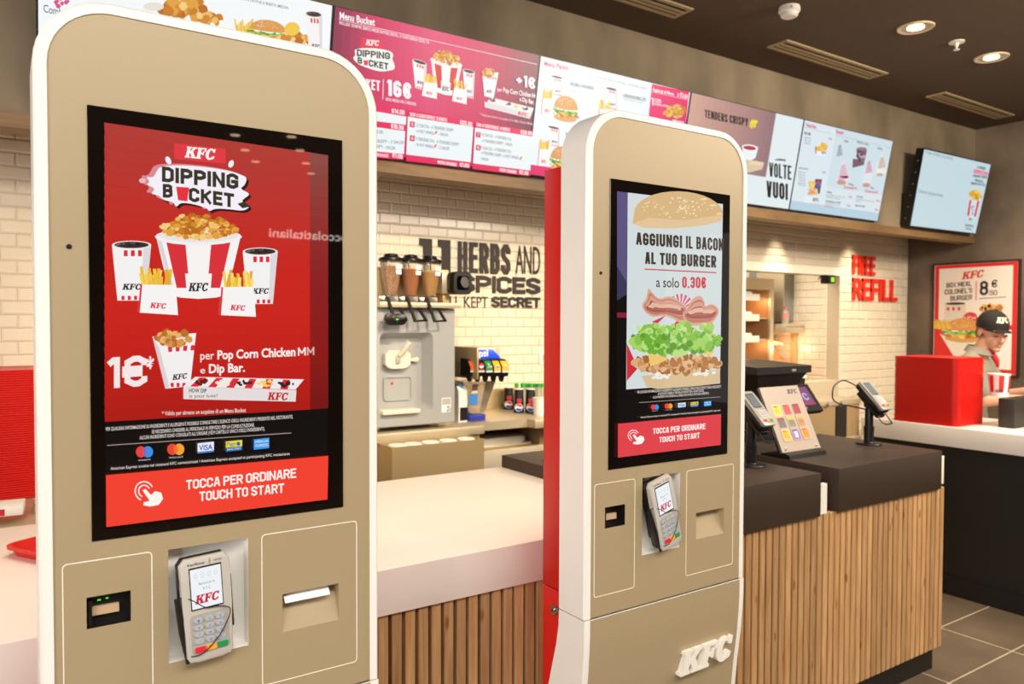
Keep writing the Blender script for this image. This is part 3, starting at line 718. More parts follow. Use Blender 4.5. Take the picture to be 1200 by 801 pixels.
# ---- picture on the farther kiosk
a = Art(lambda px, py: at(px, py, 1, 1.4502), (0, -1, 0))
a.poly([(723, 224), (848.5, 239.5), (843, 521), (722, 536)], '#0c0706')
a.poly([(723, 224), (735.5, 225.6), (734, 330), (723, 312)], '#5e5380'); a.poly([(723, 312), (734, 330), (734, 345), (723, 352)], '#3a3658')
a.poly([(723, 366), (734, 366), (734, 372), (723, 372)], '#8a1c3a')
a.poly([(735.5, 225.5), (847, 239), (843.5, 448.5), (733.7, 456)], '#d3dcdc')
a.poly([(741, 262)]+[(795+52*math.cos(t), 250-26*math.sin(t)+.02*52*math.cos(t)) for t in (PI*i/16 for i in range(16, -1, -1))]+[(846, 252), (845, 259), (825, 264), (790, 267.5), (755, 267)], '#d9b683')
a.crisp(795, 243, 42, 12, 60, ['#f4e6c4', '#efdcb4'], (1.0, 1.6), 4, .7)
a.poly([(741, 262), (760, 255), (800, 258), (845, 252), (845, 259), (825, 264), (790, 267.5), (755, 267)], '#e2c498')
INK = '#43362b'
a.text('AGGIUNGI', (745, 286.5), (799, 290.5), -14.5, INK, .075); a.text('IL BACON', (803.5, 290.8), (847.5, 294), -14.5, INK, .075)
a.text('AL TUO BURGER', (755.5, 309), (839, 313.6), -14, INK, .075)
a.line((755, 315.2), (839, 319.4), 1.4, '#d2404a')
a.text('a solo', (768.5, 336), (795.5, 336.8), -11.5, INK, .008); a.text('0.30€', (799, 337), (827, 337.6), -13, '#d2404a', .065)
for q in range(7):
    t0 = math.radians(20+q*20); t1 = math.radians(20+q*20+10)
    a.poly([(797, 362), (797+16*math.cos(t0), 362-18*math.sin(t0)), (797+16*math.cos(t1), 362-18*math.sin(t1))], '#dd5a78')
a.poly([(763, 377), (774, 372), (780, 369), (770, 379)], '#d23a58'); a.poly([(790, 379), (795, 372), (806, 376), (807, 383), (790, 382)], '#d23a58'); a.poly([(822, 382), (833, 376), (836, 384)], '#d23a58')
bacon1 = [(751, 357), (757, 350), (759, 336), (764, 343), (772, 351), (783, 346), (793, 350), (801, 357), (806, 362), (803, 371), (806, 378), (797, 379), (790, 374), (778, 369), (765, 372), (755, 366)]
bacon2 = [(804, 362), (810, 350), (820, 345), (825, 352), (825, 360), (833, 355), (841, 360), (842, 366), (838, 374), (832, 380), (820, 381), (809, 382), (801, 376), (799, 368)]
for pts, cx, cy in ((bacon1, 778, 360), (bacon2, 822, 366)):
    a.blob(pts, '#dba890')
    for k, (fx, fy, dy, c) in enumerate(((.92, .78, 0, '#c07c68'), (.86, .58, -1, '#d9a08c'), (.84, .42, 1, '#a85c50'), (.74, .24, -1, '#e3b7a2'), (.6, .12, 2, '#b46a5a'))): a.blob([(cx+(x-cx)*fx, cy+dy+(y-cy)*fy) for x, y in pts], c)
a.poly([(751, 440), (843, 433), (843.4, 449), (815, 452), (770, 455.5), (757, 453)], '#d9bd92')
a.crisp(772, 440, 13, 3, 14, ['#f0ece2'], (2, 4), 8, .6); a.crisp(822, 437, 14, 3, 14, ['#f0ece2'], (2, 4), 9, .6)
a.poly([(733.8, 402), (742, 420), (746, 432), (733.8, 446)], '#cf2c3c')
a.crisp(792, 426, 51, 10.5, 190, ['#c9905a', '#b5773f', '#d9ab78', '#a8682f', '#e0b98a'], (2.5, 5), 11)
a.poly([(758, 413), (782, 419), (779, 422), (761, 429)], '#edc873'); a.poly([(818, 411), (837, 411), (830, 418)], '#edc873')
a.crisp(790, 399, 52, 15, 240, ['#8cbf4a', '#6fae38', '#a6d266', '#5f9a30', '#b8dc82'], (3, 6), 12); a.crisp(792, 385, 48, 5, 50, ['#a6d266', '#c2e294', '#8cbf4a'], (3, 5), 13)
a.text('PER QUALSIASI INFORMAZIONE SU INGREDIENTI E ALLERGENI È POSSIBILE CONSULTARE L’ELENCO DEGLI INGREDIENTI', (745, 460.5), (843, 453.8), -3, WT, .006)
a.text('SE NECESSARIO CHIEDERE AL PERSONALE IN SERVIZIO PER LA CONSULTAZIONE.', (769, 462.4), (823, 458.4), -2.6, WT, .006)
a.text('ALCUNI INGREDIENTI SONO CONGELATI ALL’ORIGINE (VEDI CARTELLO UNICO DEGLI INGREDIENTI).', (763, 466.4), (829, 461.4), -2.6, WT, .006)
a.line((747, 471.3), (842, 464.6), .5, '#b8a8a0')
pic_logos(a, ((765.5, 476.5), (781.5, 475.3), (797, 474.3), (811.8, 473.3), (827, 472.4)), .47)
a.text('American Express accetta nei ristoranti KFC convenzionati / American Express accepted at participating KFC restaurants', (748.5, 489.4), (842, 481), -2, WT, .006)
a.poly([(722, 496), (842.8, 484.6), (842.4, 520.6), (722, 535.5)], '#e0434a')
a.text('TOCCA PER ORDINARE', (763, 508), (824.5, 502), -6.6, '#fdf0ea', .05); a.text('TOUCH TO START', (770.5, 518), (817.7, 512.5), -6.4, '#fdf0ea', .05)
hand(a, 743.5, 512, .58)
a.build('menu_picture', M['screen'], sc2)

# ------------------------------------------------------------------ card terminals
KEYM = mat('grey_keys', '#aeb2b6', .4); SILK = mat('bright_silver_plastic', '#cbc4ba', .3, .1)
KEYL = mat('pale_keys', '#cfd0cc', .4)
def terminal(label, origin, right, up, out, group, bright=True, stylus=True, wid=.084, hei=.180, keym=None):
    mtx = Matrix((right, up, out)).transposed().to_4x4(); mtx.translation = origin
    t = thing('payment_terminal', label, 'card terminal', group=group); t.matrix_world = mtx
    w, h = wid/2, hei/2
    half = [(-w*.82, -h), (w*.82, -h), (w*.95, -h*.9), (w*.97, -h*.2), (w*.9, h*.05), (w*1.0, h*.5), (w*1.02, h*.88), (w*.8, h), (-w*.8, h), (-w*1.02, h*.88), (-w*1.0, h*.5), (-w*.9, h*.05), (-w*.97, -h*.2), (-w*.95, -h*.9)]
    B().prism(half, 'z', -.004, .012, .004).build('body', SILK if bright else M['silver'], t, local=True)
    B().prism([(x*1.03, y*.98) for x, y in half], 'z', -.024, -.0035, .004).build('back_shell', M['dark_plastic'], t, local=True)
    s = B().box(-w*.66, w*.66, h*.0, h*.83, .0118, .0126, .0004, 1).build('display', M['black_glass'], t, local=True)
    a = Art(lambda x, y: mtx @ Vector((x, y, .0126)), out, 2e-5, .0003)
    a.rect(-w*.62, h*.03, w*.62, h*.80, '#eef1f4' if bright else '#5d6a74')
    if bright:
        for q in range(4): a.ell(-w*.4+q*w*.27, h*.66, w*.07, h*.05, '#d2d8dc'); a.ell(-w*.4+q*w*.27, h*.66, w*.045, h*.035, '#eef1f4')
        a.text('Benvenuti in', (-w*.3, h*.48), (w*.34, h*.48), h*.05, '#6b7a86'); a.text('K F C', (-w*.14, h*.38), (w*.16, h*.38), h*.05, '#6b7a86')
        a.kfc((-w*.5, h*.12), (w*.52, h*.12), h*.17, '#c8203c')
    off = mtx.inverted()
    a.v = [off @ v for v in a.v]; a.n = Vector((0, 0, 1)); a.build('display_picture', M['screen'] if bright else M['print'], None).parent = s
    if bright:
        a = Art(lambda x, y: (x, y, .0121), (0, 0, 1), 1e-5, .0002)
        a.text('Verifone', (-w*.72, h*.87), (-w*.02, h*.87), h*.055, '#26262a', .01); a.text('V82 820', (w*.36, h*.88), (w*.7, h*.88), h*.04, '#4a4a4e')
        for r in (.05, .08): a.path([(w*.12+w*1.3*r*math.cos(t), h*.9+h*r*math.sin(t)) for t in (-.9, -.45, 0, .45, .9)], .0007, '#6a6a6e')
        a.build('maker_lettering', M['print'], None).parent = t
    B().prism(rrect(-w*.74, w*.8, -h*.84, -h*.08, .008, 4), 'z', .0119, .0128).build('key_plate', M['silver'], t, local=True)
    kp = B()
    for r in range(4):
        for c in range(3):
            x = -w*.42+c*w*.44; y = -h*.2-r*h*.135
            kp.prism([(x+.0078*math.cos(q), y+.0045*math.sin(q)) for q in (2*PI*i/14 for i in range(14))], 'z', .0127, .0150)
    kp = kp.build('number_keys', keym or KEYM, t, local=True)
    a = Art(lambda x, y: (x, y, .0151), (0, 0, 1), 1e-5, .0002)
    for i, ch in enumerate('123456789*0#'):
        x = -w*.42+(i % 3)*w*.44; y = -h*.2-(i//3)*h*.135
        a.text(ch, (x-.0015, y-.0019), (x+.0015, y-.0019), .0039, '#3a5ae0', .0)
    a.build('key_numbers', M['print'], None).parent = kp
    for i, (nm, c) in enumerate((('cancel_key', '#e0263a'), ('clear_key', '#f2a832'), ('enter_key', '#1d9150'))):
        x = -w*.42+i*w*.46
        B().prism(rrect(x-.0085, x+.0085, -h*.815, -h*.71, .002, 3), 'z', .0127, .0155).build(nm, mat(nm, c, .4), t, local=True)
    B().prism(rrect(-w*.6, w*.6, -h*1.01, -h*.93, .002, 3), 'z', .002, .011).build('card_slot_lip', M['silver'], t, local=True)
    if stylus:
        st = B().tube([(-w*1.14, h*.26, -.002), (-w*1.05, -h*.4, .004), (-w*.9, -h*1.02, .002)], [.0045, .0055, .003], 8).build('stylus', M['dark_plastic'], t, local=True)
        B().box(w*1.0, w*1.13, -h*.55, h*.5, -.016, -.004, .002).build('side_guard', M['dark_plastic'], t, local=True)
        B().tube(smooth_path([(-w*1.16, h*.27, .002), (-w*.9, h*.29, .008), (-w*.55, h*.2, .0145), (-w*.1, h*.03, .015), (w*.4, h*.0, .015), (w*.86, -h*.09, .0155), (w*.78, -h*.28, .017), (w*.3, -h*.6, .0175), (-w*.35, -h*.83, .0172), (-w*.8, -h*.86, .012)]), .0009, 6).build('tether', M['black'], st, local=True)
    return t
def face_frame(top, bot, nrm):
    up = (top-bot).normalized(); out = (Vector(nrm)-up*up.dot(Vector(nrm))).normalized(); return up.cross(out), up, out
for top, bot, lab in (((237.5, 650), (246, 768), 'grey card terminal in white niche of kiosk with red bucket screen'), ((770, 560), (784.5, 638), 'tilted grey card terminal in white niche of kiosk with burger screen')):
    P, Q = at(*top, 1, 1.440), at(*bot, 1, 1.440)
    R_, U_, O_ = face_frame(P, Q, (.0, -1, .16))
    O_.normalize()
    t = terminal(lab, (P+Q)/2, R_, U_, O_, 'card terminals on the kiosks', hei=(P-Q).length)
    # cradle block that holds it, reaching back to the niche floor
    B().prism(rrect(-.034, .034, -.07, .08, .006, 3), 'z', -.036, -.0235).build('cradle', M['dark_plastic'], t, local=True)

def proj(P):
    v = Vector(P)-EYE; d = v.dot(FW); return (600+FPX*v.dot(RT)/d, 400.5-FPX*v.dot(UP)/d)

# ------------------------------------------------------------------ menu boards over the counter
YB, ZB, YT, ZT = 3.4375, 2.396, 3.3225, 3.006
BN = Vector((0, -(ZT-ZB), (YT-YB))).normalized()
bp = on_plane((0, YB, ZB), BN)
bx = [bp(391, 7).x, bp(632.8, 65.1).x, bp(810, 107).x, bp(942.5, 139.7).x, bp(1047, 164.4).x]
bx = [bx[0]-1.131]+bx
M['casing'] = mat('screen_casing', '#0d0b0a', .35)
def slab(x0, x1, y_b, z_b, y_t, z_t, thick):
    n = Vector((0, -(z_t-z_b), (y_t-y_b))).normalized()*-thick
    return B().prism([(y_b, z_b), (y_t, z_t), (y_t+n.y, z_t+n.z), (y_b+n.y, z_b+n.z)], 'x', x0, x1)
def board(i, label):
    x0, x1 = bx[i], bx[i+1]
    t = thing('menu_board', label, 'menu screen', ((x0+x1)/2, 3.44, ZB), 'menu screens above the counter')
    slab(x0+.001, x1-.001, YB, ZB, YT, ZT, .032).build('casing', M['casing'], t, smooth=0)
    a = Art(bp, BN, 4e-5, .0006)
    a.bounds = (x0+.007, x1-.007)
    return t, a
def fill(a, c, s0=0, s1=1, t0=0, t1=1):
    """a rectangle given in fractions of the board's face"""
    x0, x1 = a.bounds; e = .006
    def P(s, t):
        return proj((x0+(x1-x0)*s, YB+(YT-YB)*(e+(1-2*e)*t), ZB+(ZT-ZB)*(e+(1-2*e)*t)))
    a.poly([P(s0, t0), P(s1, t0), P(s1, t1), P(s0, t1)], c)
# 0: leftmost
t, a = board(0, 'white menu screen at far left, half hidden behind the nearest kiosk')
fill(a, '#f3f6f8'); fill(a, '#d9e2e8', .0, 1, 0, .05)
a.text('Combo', (51, 14), (78, 20), -9, '#5a6a70', .01); a.text('INCLUDE PATATINE E BIBITA MEDIA', (268, -3), (338, 11), -3.4, '#7b868c', .01)
a.crisp(215, 9, 28, 9, 46, GOLD, (4, 8), 21); a.crisp(245, 22, 18, 6, 24, GOLD, (3, 6), 22); a.crisp(72, 3, 8, 6, 8, ['#d84a8a'], (2, 4), 2)
a.ell(180, 8, 12, 5, '#e6e0d4')
for q in range(14): a.poly([(277+q*1.8, 42), (279+q*1.8, 42), (276+q*2.3, 22+(q*7) % 9), (274+q*2.3, 22+(q*7) % 9)], ['#f2cc50', '#e8b83c'][q % 2])
pic_burger(a, (288, 46), (337, 52), (290, 20), 31); a.crisp(345, 47, 20, 7, 26, GOLD, (3, 6), 24); a.ell(342, 34, 9, 8, '#eec84a')
pic_cup(a, (360, 66), (380, 68), (357, 12))
a.build('menu_picture', M['board'], t)
# 1: crimson
t, a = board(1, 'crimson menu screen headed Menu Bucket with dipping bucket offer')
fill(a, '#d02458')
for k in range(28): fill(a, mixhex(['#8e2a4e', '#cc2a5c', '#d83468', '#de4474', '#d83468', '#cc2c5e', '#a02a50', '#6e2a46'], k/28), k/28, (k+1)/28, .3, 1)
m5 = lambda x, y: (390+x/6.159, y/6.159); m4 = lambda x, y: (440+x/5.17, 60+y/5.17)
a.text('Menu Bucket', m5(48, 135), m5(303, 186), -8, '#fbf0f4', .05)
a.line(m5(40, 140), m4(978, 80), .7, '#f3d4de'); a.text('INCLUDE SEMPRE BIBITE MEDIE IN FREE REFILL E CONTORNI A SCELTA', m5(46, 175), m5(695, 318), -3.8, '#f8dce6', .03)
a.poly([m5(205, 268), m5(360, 290), m5(366, 352), m5(200, 345)], '#e62a4a'); a.kfc(m5(236, 325), m5(335, 333), -6.5, '#fbf1ee')
bl5 = [(150, 350), (300, 345), (420, 368), (438, 400), (425, 425), (440, 450), (450, 500), (400, 512), (330, 518), (220, 480), (180, 462), (140, 420), (165, 395)]
a.blob([m5(*p) for p in bl5], '#eef0ec'); a.text('DIPPING', m5(172, 404), m5(412, 430), -8, DK, .08); a.text('B', m5(178, 455), m5(210, 465), -7.5, DK, .08); a.text('CKET', m5(258, 478), m5(400, 505), -8, DK, .08); a.poly([m5(220, 435), m5(255, 437), m5(250, 472), m5(225, 470)], '#e4323c')
pic_cup(a, m4(228, 218), m4(315, 245), m4(222, 40)); pic_cup(a, m4(530, 275), m4(602, 292), m4(528, 102))
pic_bucket(a, m4(322, 245), m4(520, 285), m4(330, -20), 41)
pic_fries(a, m4(272, 268), m4(368, 290), m4(285, 130), seed=42); pic_fries(a, m4(455, 300), m4(548, 322), m4(468, 168), seed=43)
a.poly([m4(642, 120), m4(742, 130), m4(712, 285), m4(655, 272)], '#f4eeee'); a.crisp(*m4(690, 130), 8.5, 4, 24, ['#d8964a', '#c47c34', '#e8b26a'], (2, 3.4), 44)
for q in range(4): a.poly([m4(678+q*14, 152+q*2), m4(685+q*14, 153+q*2), m4(684+q*14, 168+q*2), m4(678+q*14, 167+q*2)], '#dd2b38')
a.kfc(m4(668, 250), m4(704, 256), -3.5, '#2a2422')
a.poly([m4(655, 335), m4(930, 410), m4(955, 345), m4(690, 278)], '#efe6e8'); a.poly([m4(655, 305), m4(938, 378), m4(930, 410), m4(658, 340)], '#ddd8da')
for q, c in enumerate(('#6a1f1c', '#f0e6dc', '#4a201c', '#f2d066', '#33221e')): a.crisp(*m4(704+q*50, 296+q*13), 3.6, 1.9, 8, [c], (.8, 1.8), q+50, .8)
a.kfc(m4(856, 383), m4(918, 398), -4, '#d8243c')
a.line(m4(44, 170), m4(40, 292), .8, '#f8e0e8'); a.text('16€', m4(62, 268), m4(212, 292), -19, '#faf0f2', .075); a.text('BUCKET', m4(-150, 215), m4(24, 242), -12, '#faf0f2', .05)
a.text('MENU MEDIO PER 2 PERSONE', m4(58, 298), m4(242, 330), -3.4, '#f8dce6', .02)
a.text('+1€', m4(848, 205), m4(962, 232), -13.5, '#faf0f2', .07); a.text('per', m4(733, 240), m4(764, 246), -4.4, '#faf0f2', .01); a.text('Pop Corn Chicken', m4(770, 248), m4(938, 279), -5.4, '#faf0f2', .028); a.text('M', m4(944, 281), m4(962, 284), -5.2, '#faf0f2', .05); a.text('e Dip Bar.', m4(868, 302), m4(956, 322), -5, '#faf0f2', .03)
a.text('* Valido per almeno un acquisto di un Menu Bucket Medio', m4(628, 390), m4(948, 448), -3, '#f4ccd8', .01)
PK = '#e6195c'; WB = '#eaf2f4'; TX = '#8a949a'
def tab(head, price, quadtop, quadbot, rows):
    (tl, tr), (bl_, br) = quadtop, quadbot
    a.poly([m4(*tl), m4(*tr), m4(*br), m4(*bl_)], WB)
    for lab, pts, h, c, w in rows: a.text(lab, m4(*pts[0]), m4(*pts[1]), -h, c, w)
a.poly([m4(-180, 290), m4(186, 352), m4(182, 398), m4(-180, 335)], PK); a.poly([m4(-180, 335), m4(182, 396), m4(180, 448), m4(-180, 400)], WB); a.poly([m4(-180, 400), m4(180, 446), m4(178, 486), m4(-180, 435)], PK)
a.poly([m4(-180, 435), m4(176, 484), m4(168, 625), m4(-180, 590)], WB); a.poly([m4(-180, 590), m4(168, 622), m4(166, 658), m4(-180, 630)], PK)
a.text('€14.00', m4(94, 374), m4(172, 386), -5.4, '#fbeef2', .05); a.text('€16.00', m4(90, 466), m4(166, 478), -5.4, '#fbeef2', .05); a.text('€1.00', m4(98, 642), m4(160, 652), -5.2, '#fbeef2', .05)
a.text('MENU GRANDE', m4(-60, 630), m4(76, 644), -4, '#fbeef2', .03)
for s_, p, q in (('2 SALSE', (-40, 487), (42, 499)), ('4 TENDERS CRISPY - 2 SALSE', (-130, 545), (166, 562)), ('6 TENDERS CRISPY - SALSA', (-130, 570), (116, 596))): a.text(s_, m4(*p), m4(*q), -3.6, TX, .02)
a.poly([m4(196, 352), m4(592, 425), m4(588, 470), m4(192, 396)], PK); a.poly([m4(192, 396), m4(588, 458), m4(572, 676), m4(182, 625)], WB); a.poly([m4(182, 625), m4(572, 672), m4(568, 708), m4(180, 664)], PK)
a.text('CON 3 CONTORNI E 3 BIBITE', m4(204, 392), m4(430, 428), -4.2, '#fbeef2', .035); a.text('€25.00', m4(508, 442), m4(580, 456), -5, '#fbeef2', .05)
a.text('MENU GRANDE', m4(372, 680), m4(488, 698), -4, '#fbeef2', .035); a.text('€1.00', m4(506, 698), m4(562, 706), -4.8, '#fbeef2', .05)
for ch, y in (('5', 428), ('6', 512)):
    a.poly([m4(204, y-4), m4(234, y), m4(232, y+34), m4(202, y+30)], '#d4204c'); a.text(ch, m4(212, y+24), m4(224, y+26), -3.8, '#fbeef2', .04)
for s_, p, q in (('2 COB O.R. - 6 TENDERS CRISPY', (242, 456), (470, 488)), ('- 6 HOT WINGS', (238, 490), (350, 506)), ('- SALSA', (376, 508), (436, 516)), ('3 TENDERS O.R. - 6 TENDERS CRISPY', (238, 538), (502, 574)), ('- 8 HOT WINGS', (236, 572), (346, 588)), ('- 2 SALSE', (372, 590), (440, 598))): a.text(s_, m4(*p), m4(*q), -3.5, TX, .025)
for x, y in ((362, 500), (358, 582), ): a.ell(*m4(x, y-8), 1.2, 2.4, '#e07a3c', rot=.5)
a.poly([m4(602, 425), m4(946, 484), m4(944, 520), m4(598, 466)], PK); a.poly([m4(598, 462), m4(944, 516), m4(932, 724), m4(586, 680)], WB); a.poly([m4(586, 678), m4(932, 722), m4(928, 756), m4(582, 712)], PK)
a.text('CON 4 CONTORNI E 4 BIBITE', m4(606, 454), m4(810, 488), -4, '#fbeef2', .035); a.text('€28.00', m4(874, 500), m4(942, 510), -4.8, '#fbeef2', .05)
a.text('MENU GRANDE', m4(746, 726), m4(850, 742), -3.8, '#fbeef2', .035); a.text('€2.00', m4(866, 742), m4(920, 750), -4.6, '#fbeef2', .05)
for ch, y in (('7', 488), ('8', 566)):
    a.poly([m4(604, y), m4(632, y+4), m4(630, y+36), m4(602, y+32)], '#d4204c'); a.text(ch, m4(611, y+26), m4(623, y+28), -3.6, '#fbeef2', .04)
for s_, p, q in (('4 COB O.R. - 4 TENDERS O.R.', (636, 512), (820, 542)), ('- 6 TENDERS CRISPY - SALSA', (634, 548), (824, 574)), ('4 COB O.R. - 4 TENDERS O.R.', (632, 592), (816, 616)), ('- 4 TENDERS CRISPY - 6 HOT WINGS', (630, 622), (862, 654)), ('- SALSA', (628, 656), (680, 664))): a.text(s_, m4(*p), m4(*q), -3.3, TX, .025)
a.ell(*m4(874, 648), 1.1, 2.2, '#e07a3c', rot=.5)
a.build('menu_picture', M['board'], t)
# 2: white sandwich menu
t, a = board(2, 'white menu screen headed Menu Panini, sandwiches beside drinks and fries')
fill(a, '#e9f1f5'); fill(a, '#e6196a', 0, 1, 0, .085)
m3 = lambda x, y: (625+x/5.168, 60+y/5.168)
a.text('Menu Panini', m3(66, 88), m3(210, 116), -5.6, '#d8206a', .035); a.line(m3(50, 104), m3(700, 236), .4, '#c2ccd2')
a.text('INCLUDE UNA BIBITA MEDIA IN FREE REFILL E CONTORNO A SCELTA', m3(345, 155), m3(688, 232), -2.6, '#9aa4aa', .01)
a.line(m3(388, 185), m3(370, 470), .4, '#ccd6da'); a.line(m3(20, 412), m3(360, 480), .4, '#ccd6da')
for dx, dy in ((0, 0), (-22, 306)):
    pic_cup(a, m3(112+dx, 262+dy), m3(188+dx, 278+dy), m3(104+dx, 140+dy)); pic_fries(a, m3(44+dx, 384+dy), m3(116+dx, 396+dy), m3(52+dx, 222+dy), seed=61)
    pic_burger(a, m3(108+dx, 415+dy), m3(272+dx, 440+dy), m3(118+dx, 255+dy), 62)
pic_cup(a, m3(440, 345), m3(512, 360), m3(432, 212)); pic_fries(a, m3(385, 445), m3(455, 456), m3(392, 290), seed=63)
a.text('DOUBLE KRUNCH', m3(218, 206), m3(362, 236), -4, '#55606a', .03); a.text('2 FILETTI, SALSA', m3(218, 222), m3(300, 242), -2, '#9aa4aa'); a.text('INSALATA, BACON', m3(218, 240), m3(305, 260), -2, '#9aa4aa')
a.text('CHICKEN GRILLED', m3(540, 278), m3(676, 304), -4, '#55606a', .03); a.text('FILETTO GRIGLIATO, SALSA', m3(540, 294), m3(660, 318), -2, '#9aa4aa'); a.text('TOWER ZINGER', m3(188, 512), m3(320, 540), -4, '#55606a', .03)
a.poly([m3(714, 198), m3(938, 246), m3(918, 440), m3(690, 430)], '#e8186c')
a.text('Aggiungi al Menu', m3(716, 240), m3(846, 268), -3.6, '#fbeef2', .03); a.text('a €3.00', m3(868, 272), m3(930, 290), -5, '#fbeef2', .04); a.line(m3(716, 246), m3(926, 294), .4, '#fbeef2')
a.text('1', m3(708, 326), m3(722, 330), -9, '#fbeef2', .04); a.text('COB', m3(726, 308), m3(768, 316), -4.4, '#fbeef2', .035); a.text('ORIGINAL RECIPE', m3(726, 324), m3(812, 340), -2.2, '#fbeef2', .02)
a.crisp(*m3(862, 360), 8.5, 6, 40, GOLD, (2.4, 4.6), 65); a.crisp(*m3(812, 376), 4.5, 3, 14, GOLD, (1.6, 3), 66)
a.text('Menu', m3(838, 428), m3(905, 436), -3, '#fbeef2', .03)
a.build('menu_picture', M['board'], t)
# 3: brown and white
t, a = board(3, 'menu screen half mauve, half white, reading Tenders Crispy and Volte Vuoi')
fill(a, '#e2edf0'); m6 = lambda x, y: (800+x/5.724, 110+y/5.724)
[fill(a, mixhex(['#d2a392', '#bf948a', '#ae8682', '#93747a'], k/16), .73*k/16, .73*(k+1)/16, .31, 1) for k in range(16)]
a.text('TENDERS', m6(146, 158), m6(300, 192), -9.4, '#1f1b1a', .075); a.text('CRISPY', m6(314, 194), m6(438, 218), -9.4, '#1f1b1a', .075)
a.crisp(*m6(470, 205), 3.4, 4.4, 12, ['#f2dc4a', '#e8cc38'], (1.6, 3), 70); a.ell(*m6(488, 187), 2.8, 2, '#f2dc4a')
a.poly([m6(400, 345), m6(506, 358), m6(488, 428), m6(455, 448), m6(400, 440)], '#eef3f4'); a.ell(*m6(450, 360), 9.5, 3.6, '#f4f7f7', rot=.12); a.ell(*m6(448, 362), 7.6, 2.5, '#b8404c', rot=.12)
a.poly([m6(420, 440), m6(546, 462), m6(532, 505), m6(440, 528), m6(410, 500)], '#dcc8a8'); a.poly([m6(470, 445), m6(546, 460), m6(520, 480), m6(440, 470)], '#ead6b0')
for q in range(5): a.poly([m6(620+q*14, 434-abs(q-2)*-3), m6(632+q*14, 432+q), m6(630+q*14, 446+q*2), m6(618+q*14, 444)], '#1f1b1a')
a.text('VOLTE', m6(578, 552), m6(728, 577), -16.5, '#1f1b1a', .06); a.text('VUOI', m6(560, 690), m6(704, 712), -19, '#1f1b1a', .06)
a.build('menu_picture', M['board'], t)
# 4: desserts
t, a = board(4, 'pale blue menu screen of desserts, last of the row before the tilted monitor')
fill(a, '#cfe0e8'); m2 = lambda x, y: (925+x/6.408, 135+y/6.408); fill(a, '#dbe8ee', 0, .34, .1, 1); fill(a, '#b7d2e0', 0, 1, 0, .1); fill(a, '#d9e6ec', .34, 1, .1, .32)
a.text('Value Box', m2(122, 84), m2(204, 102), -4.4, '#d8206a', .04); a.text('Dessert', m2(350, 134), m2(408, 146), -4.4, '#d8206a', .04)
a.line(m2(108, 92), m2(325, 140), .4, '#a8b6be'); a.line(m2(345, 148), m2(760, 242), .4, '#a8b6be')
a.text('BOX ONE', m2(112, 142), m2(160, 152), -3, '#3a4248', .03); a.text('LUNCH BOX', m2(70, 402), m2(140, 412), -2.6, '#68747c', .02)
for y in (176, 196, 216): a.text('COMBO DOLCE', m2(108, y-6), m2(160, y+4), -1.9, '#8a969e', .01)
for y in (434, 454, 474, 494, 514, 530): a.text('TENDERS CRISP', m2(66, y-5), m2(120, y+4), -1.9, '#8a969e', .01)
for x, y in ((292, 182), (246, 434), (442, 618), (652, 648), (430, 684), (640, 714)): a.text('€4.50', m2(x, y), m2(x+26, y+5), -2.6, '#d8206a', .02)
a.poly([m2(190, 245), m2(280, 255), m2(270, 306), m2(205, 300)], '#eef2f4'); a.crisp(*m2(240, 238), 6.5, 4, 30, ['#f0c860', '#e8b448', '#e0963c'], (1.4, 2.6), 80); a.kfc(m2(240, 290), m2(276, 292), -3, '#3a4248'); a.poly([m2(190, 245), m2(200, 235), m2(204, 285), m2(196, 290)], '#d8406a')
a.poly([m2(192, 478), m2(244, 480), m2(226, 590), m2(184, 580)], '#4a4a5a'); a.ell(*m2(218, 515), 2.6, 4, '#d8404c'); a.ell(*m2(216, 528), 2.4, 3, '#4a6ac0'); a.crisp(*m2(166, 512), 4.2, 3, 18, ['#f2d068', '#ecc04c'], (1.2, 2.2), 81); a.crisp(*m2(165, 570), 6, 4, 20, ['#e8b07a', '#e89a5c', '#f0d8b0'], (1.4, 2.6), 82)
a.poly([m2(112, 604), m2(222, 616), m2(212, 662), m2(108, 654)], '#e6eef2'); a.kfc(m2(172, 644), m2(220, 648), -4, '#3a4248'); a.text('...', m2(178, 660), m2(212, 664), -2, '#d8206a', .02)
def swirl(cx, cy, w, h, c1, c2, seed):
    a.poly([m2(cx-w, cy), m2(cx+w, cy), m2(cx+w*.55, cy-h*.45), m2(cx+w*.1, cy-h), m2(cx-w*.55, cy-h*.4)], c1)
    R = random.Random(seed)
    for q in range(7):
        y = cy-h*.1*q; ww = w*(1-.1*q); a.line(m2(cx-ww*.7, y-4), m2(cx+ww*.7, y-h*.14), .8, c2)
swirl(375, 310, 34, 120, '#d6e0e6', '#4a545a', 1); swirl(402, 490, 56, 165, '#eadce6', '#b0407a', 2); a.ell(*m2(410, 462), 5, 1.4, '#8a1c4c'); a.ell(*m2(388, 504), 5.4, 2.8, '#c89a84')
a.poly([m2(500, 250), m2(580, 262), m2(556, 372), m2(470, 395), m2(474, 325), m2(506, 330)], '#7a5c6c'); a.ell(*m2(540, 252), 6, 2, '#9a7a86'); a.crisp(*m2(535, 300), 5, 7, 20, ['#4e3646', '#94788a', '#c0a8b4'], (1, 2.2), 83)
swirl(594, 435, 36, 125, '#e6d4e0', '#b84a84', 4); a.poly([m2(560, 435), m2(628, 440), m2(600, 525), m2(552, 520)], '#dce6ea'); a.ell(*m2(574, 524), 4.6, 2.5, '#c89a84')
swirl(690, 400, 42, 115, '#eee4dc', '#a07858', 5); a.poly([m2(644, 398), m2(726, 408), m2(705, 445), m2(655, 440)], '#e4ecee'); a.ell(*m2(676, 446), 4, 1.8, '#d0a878')
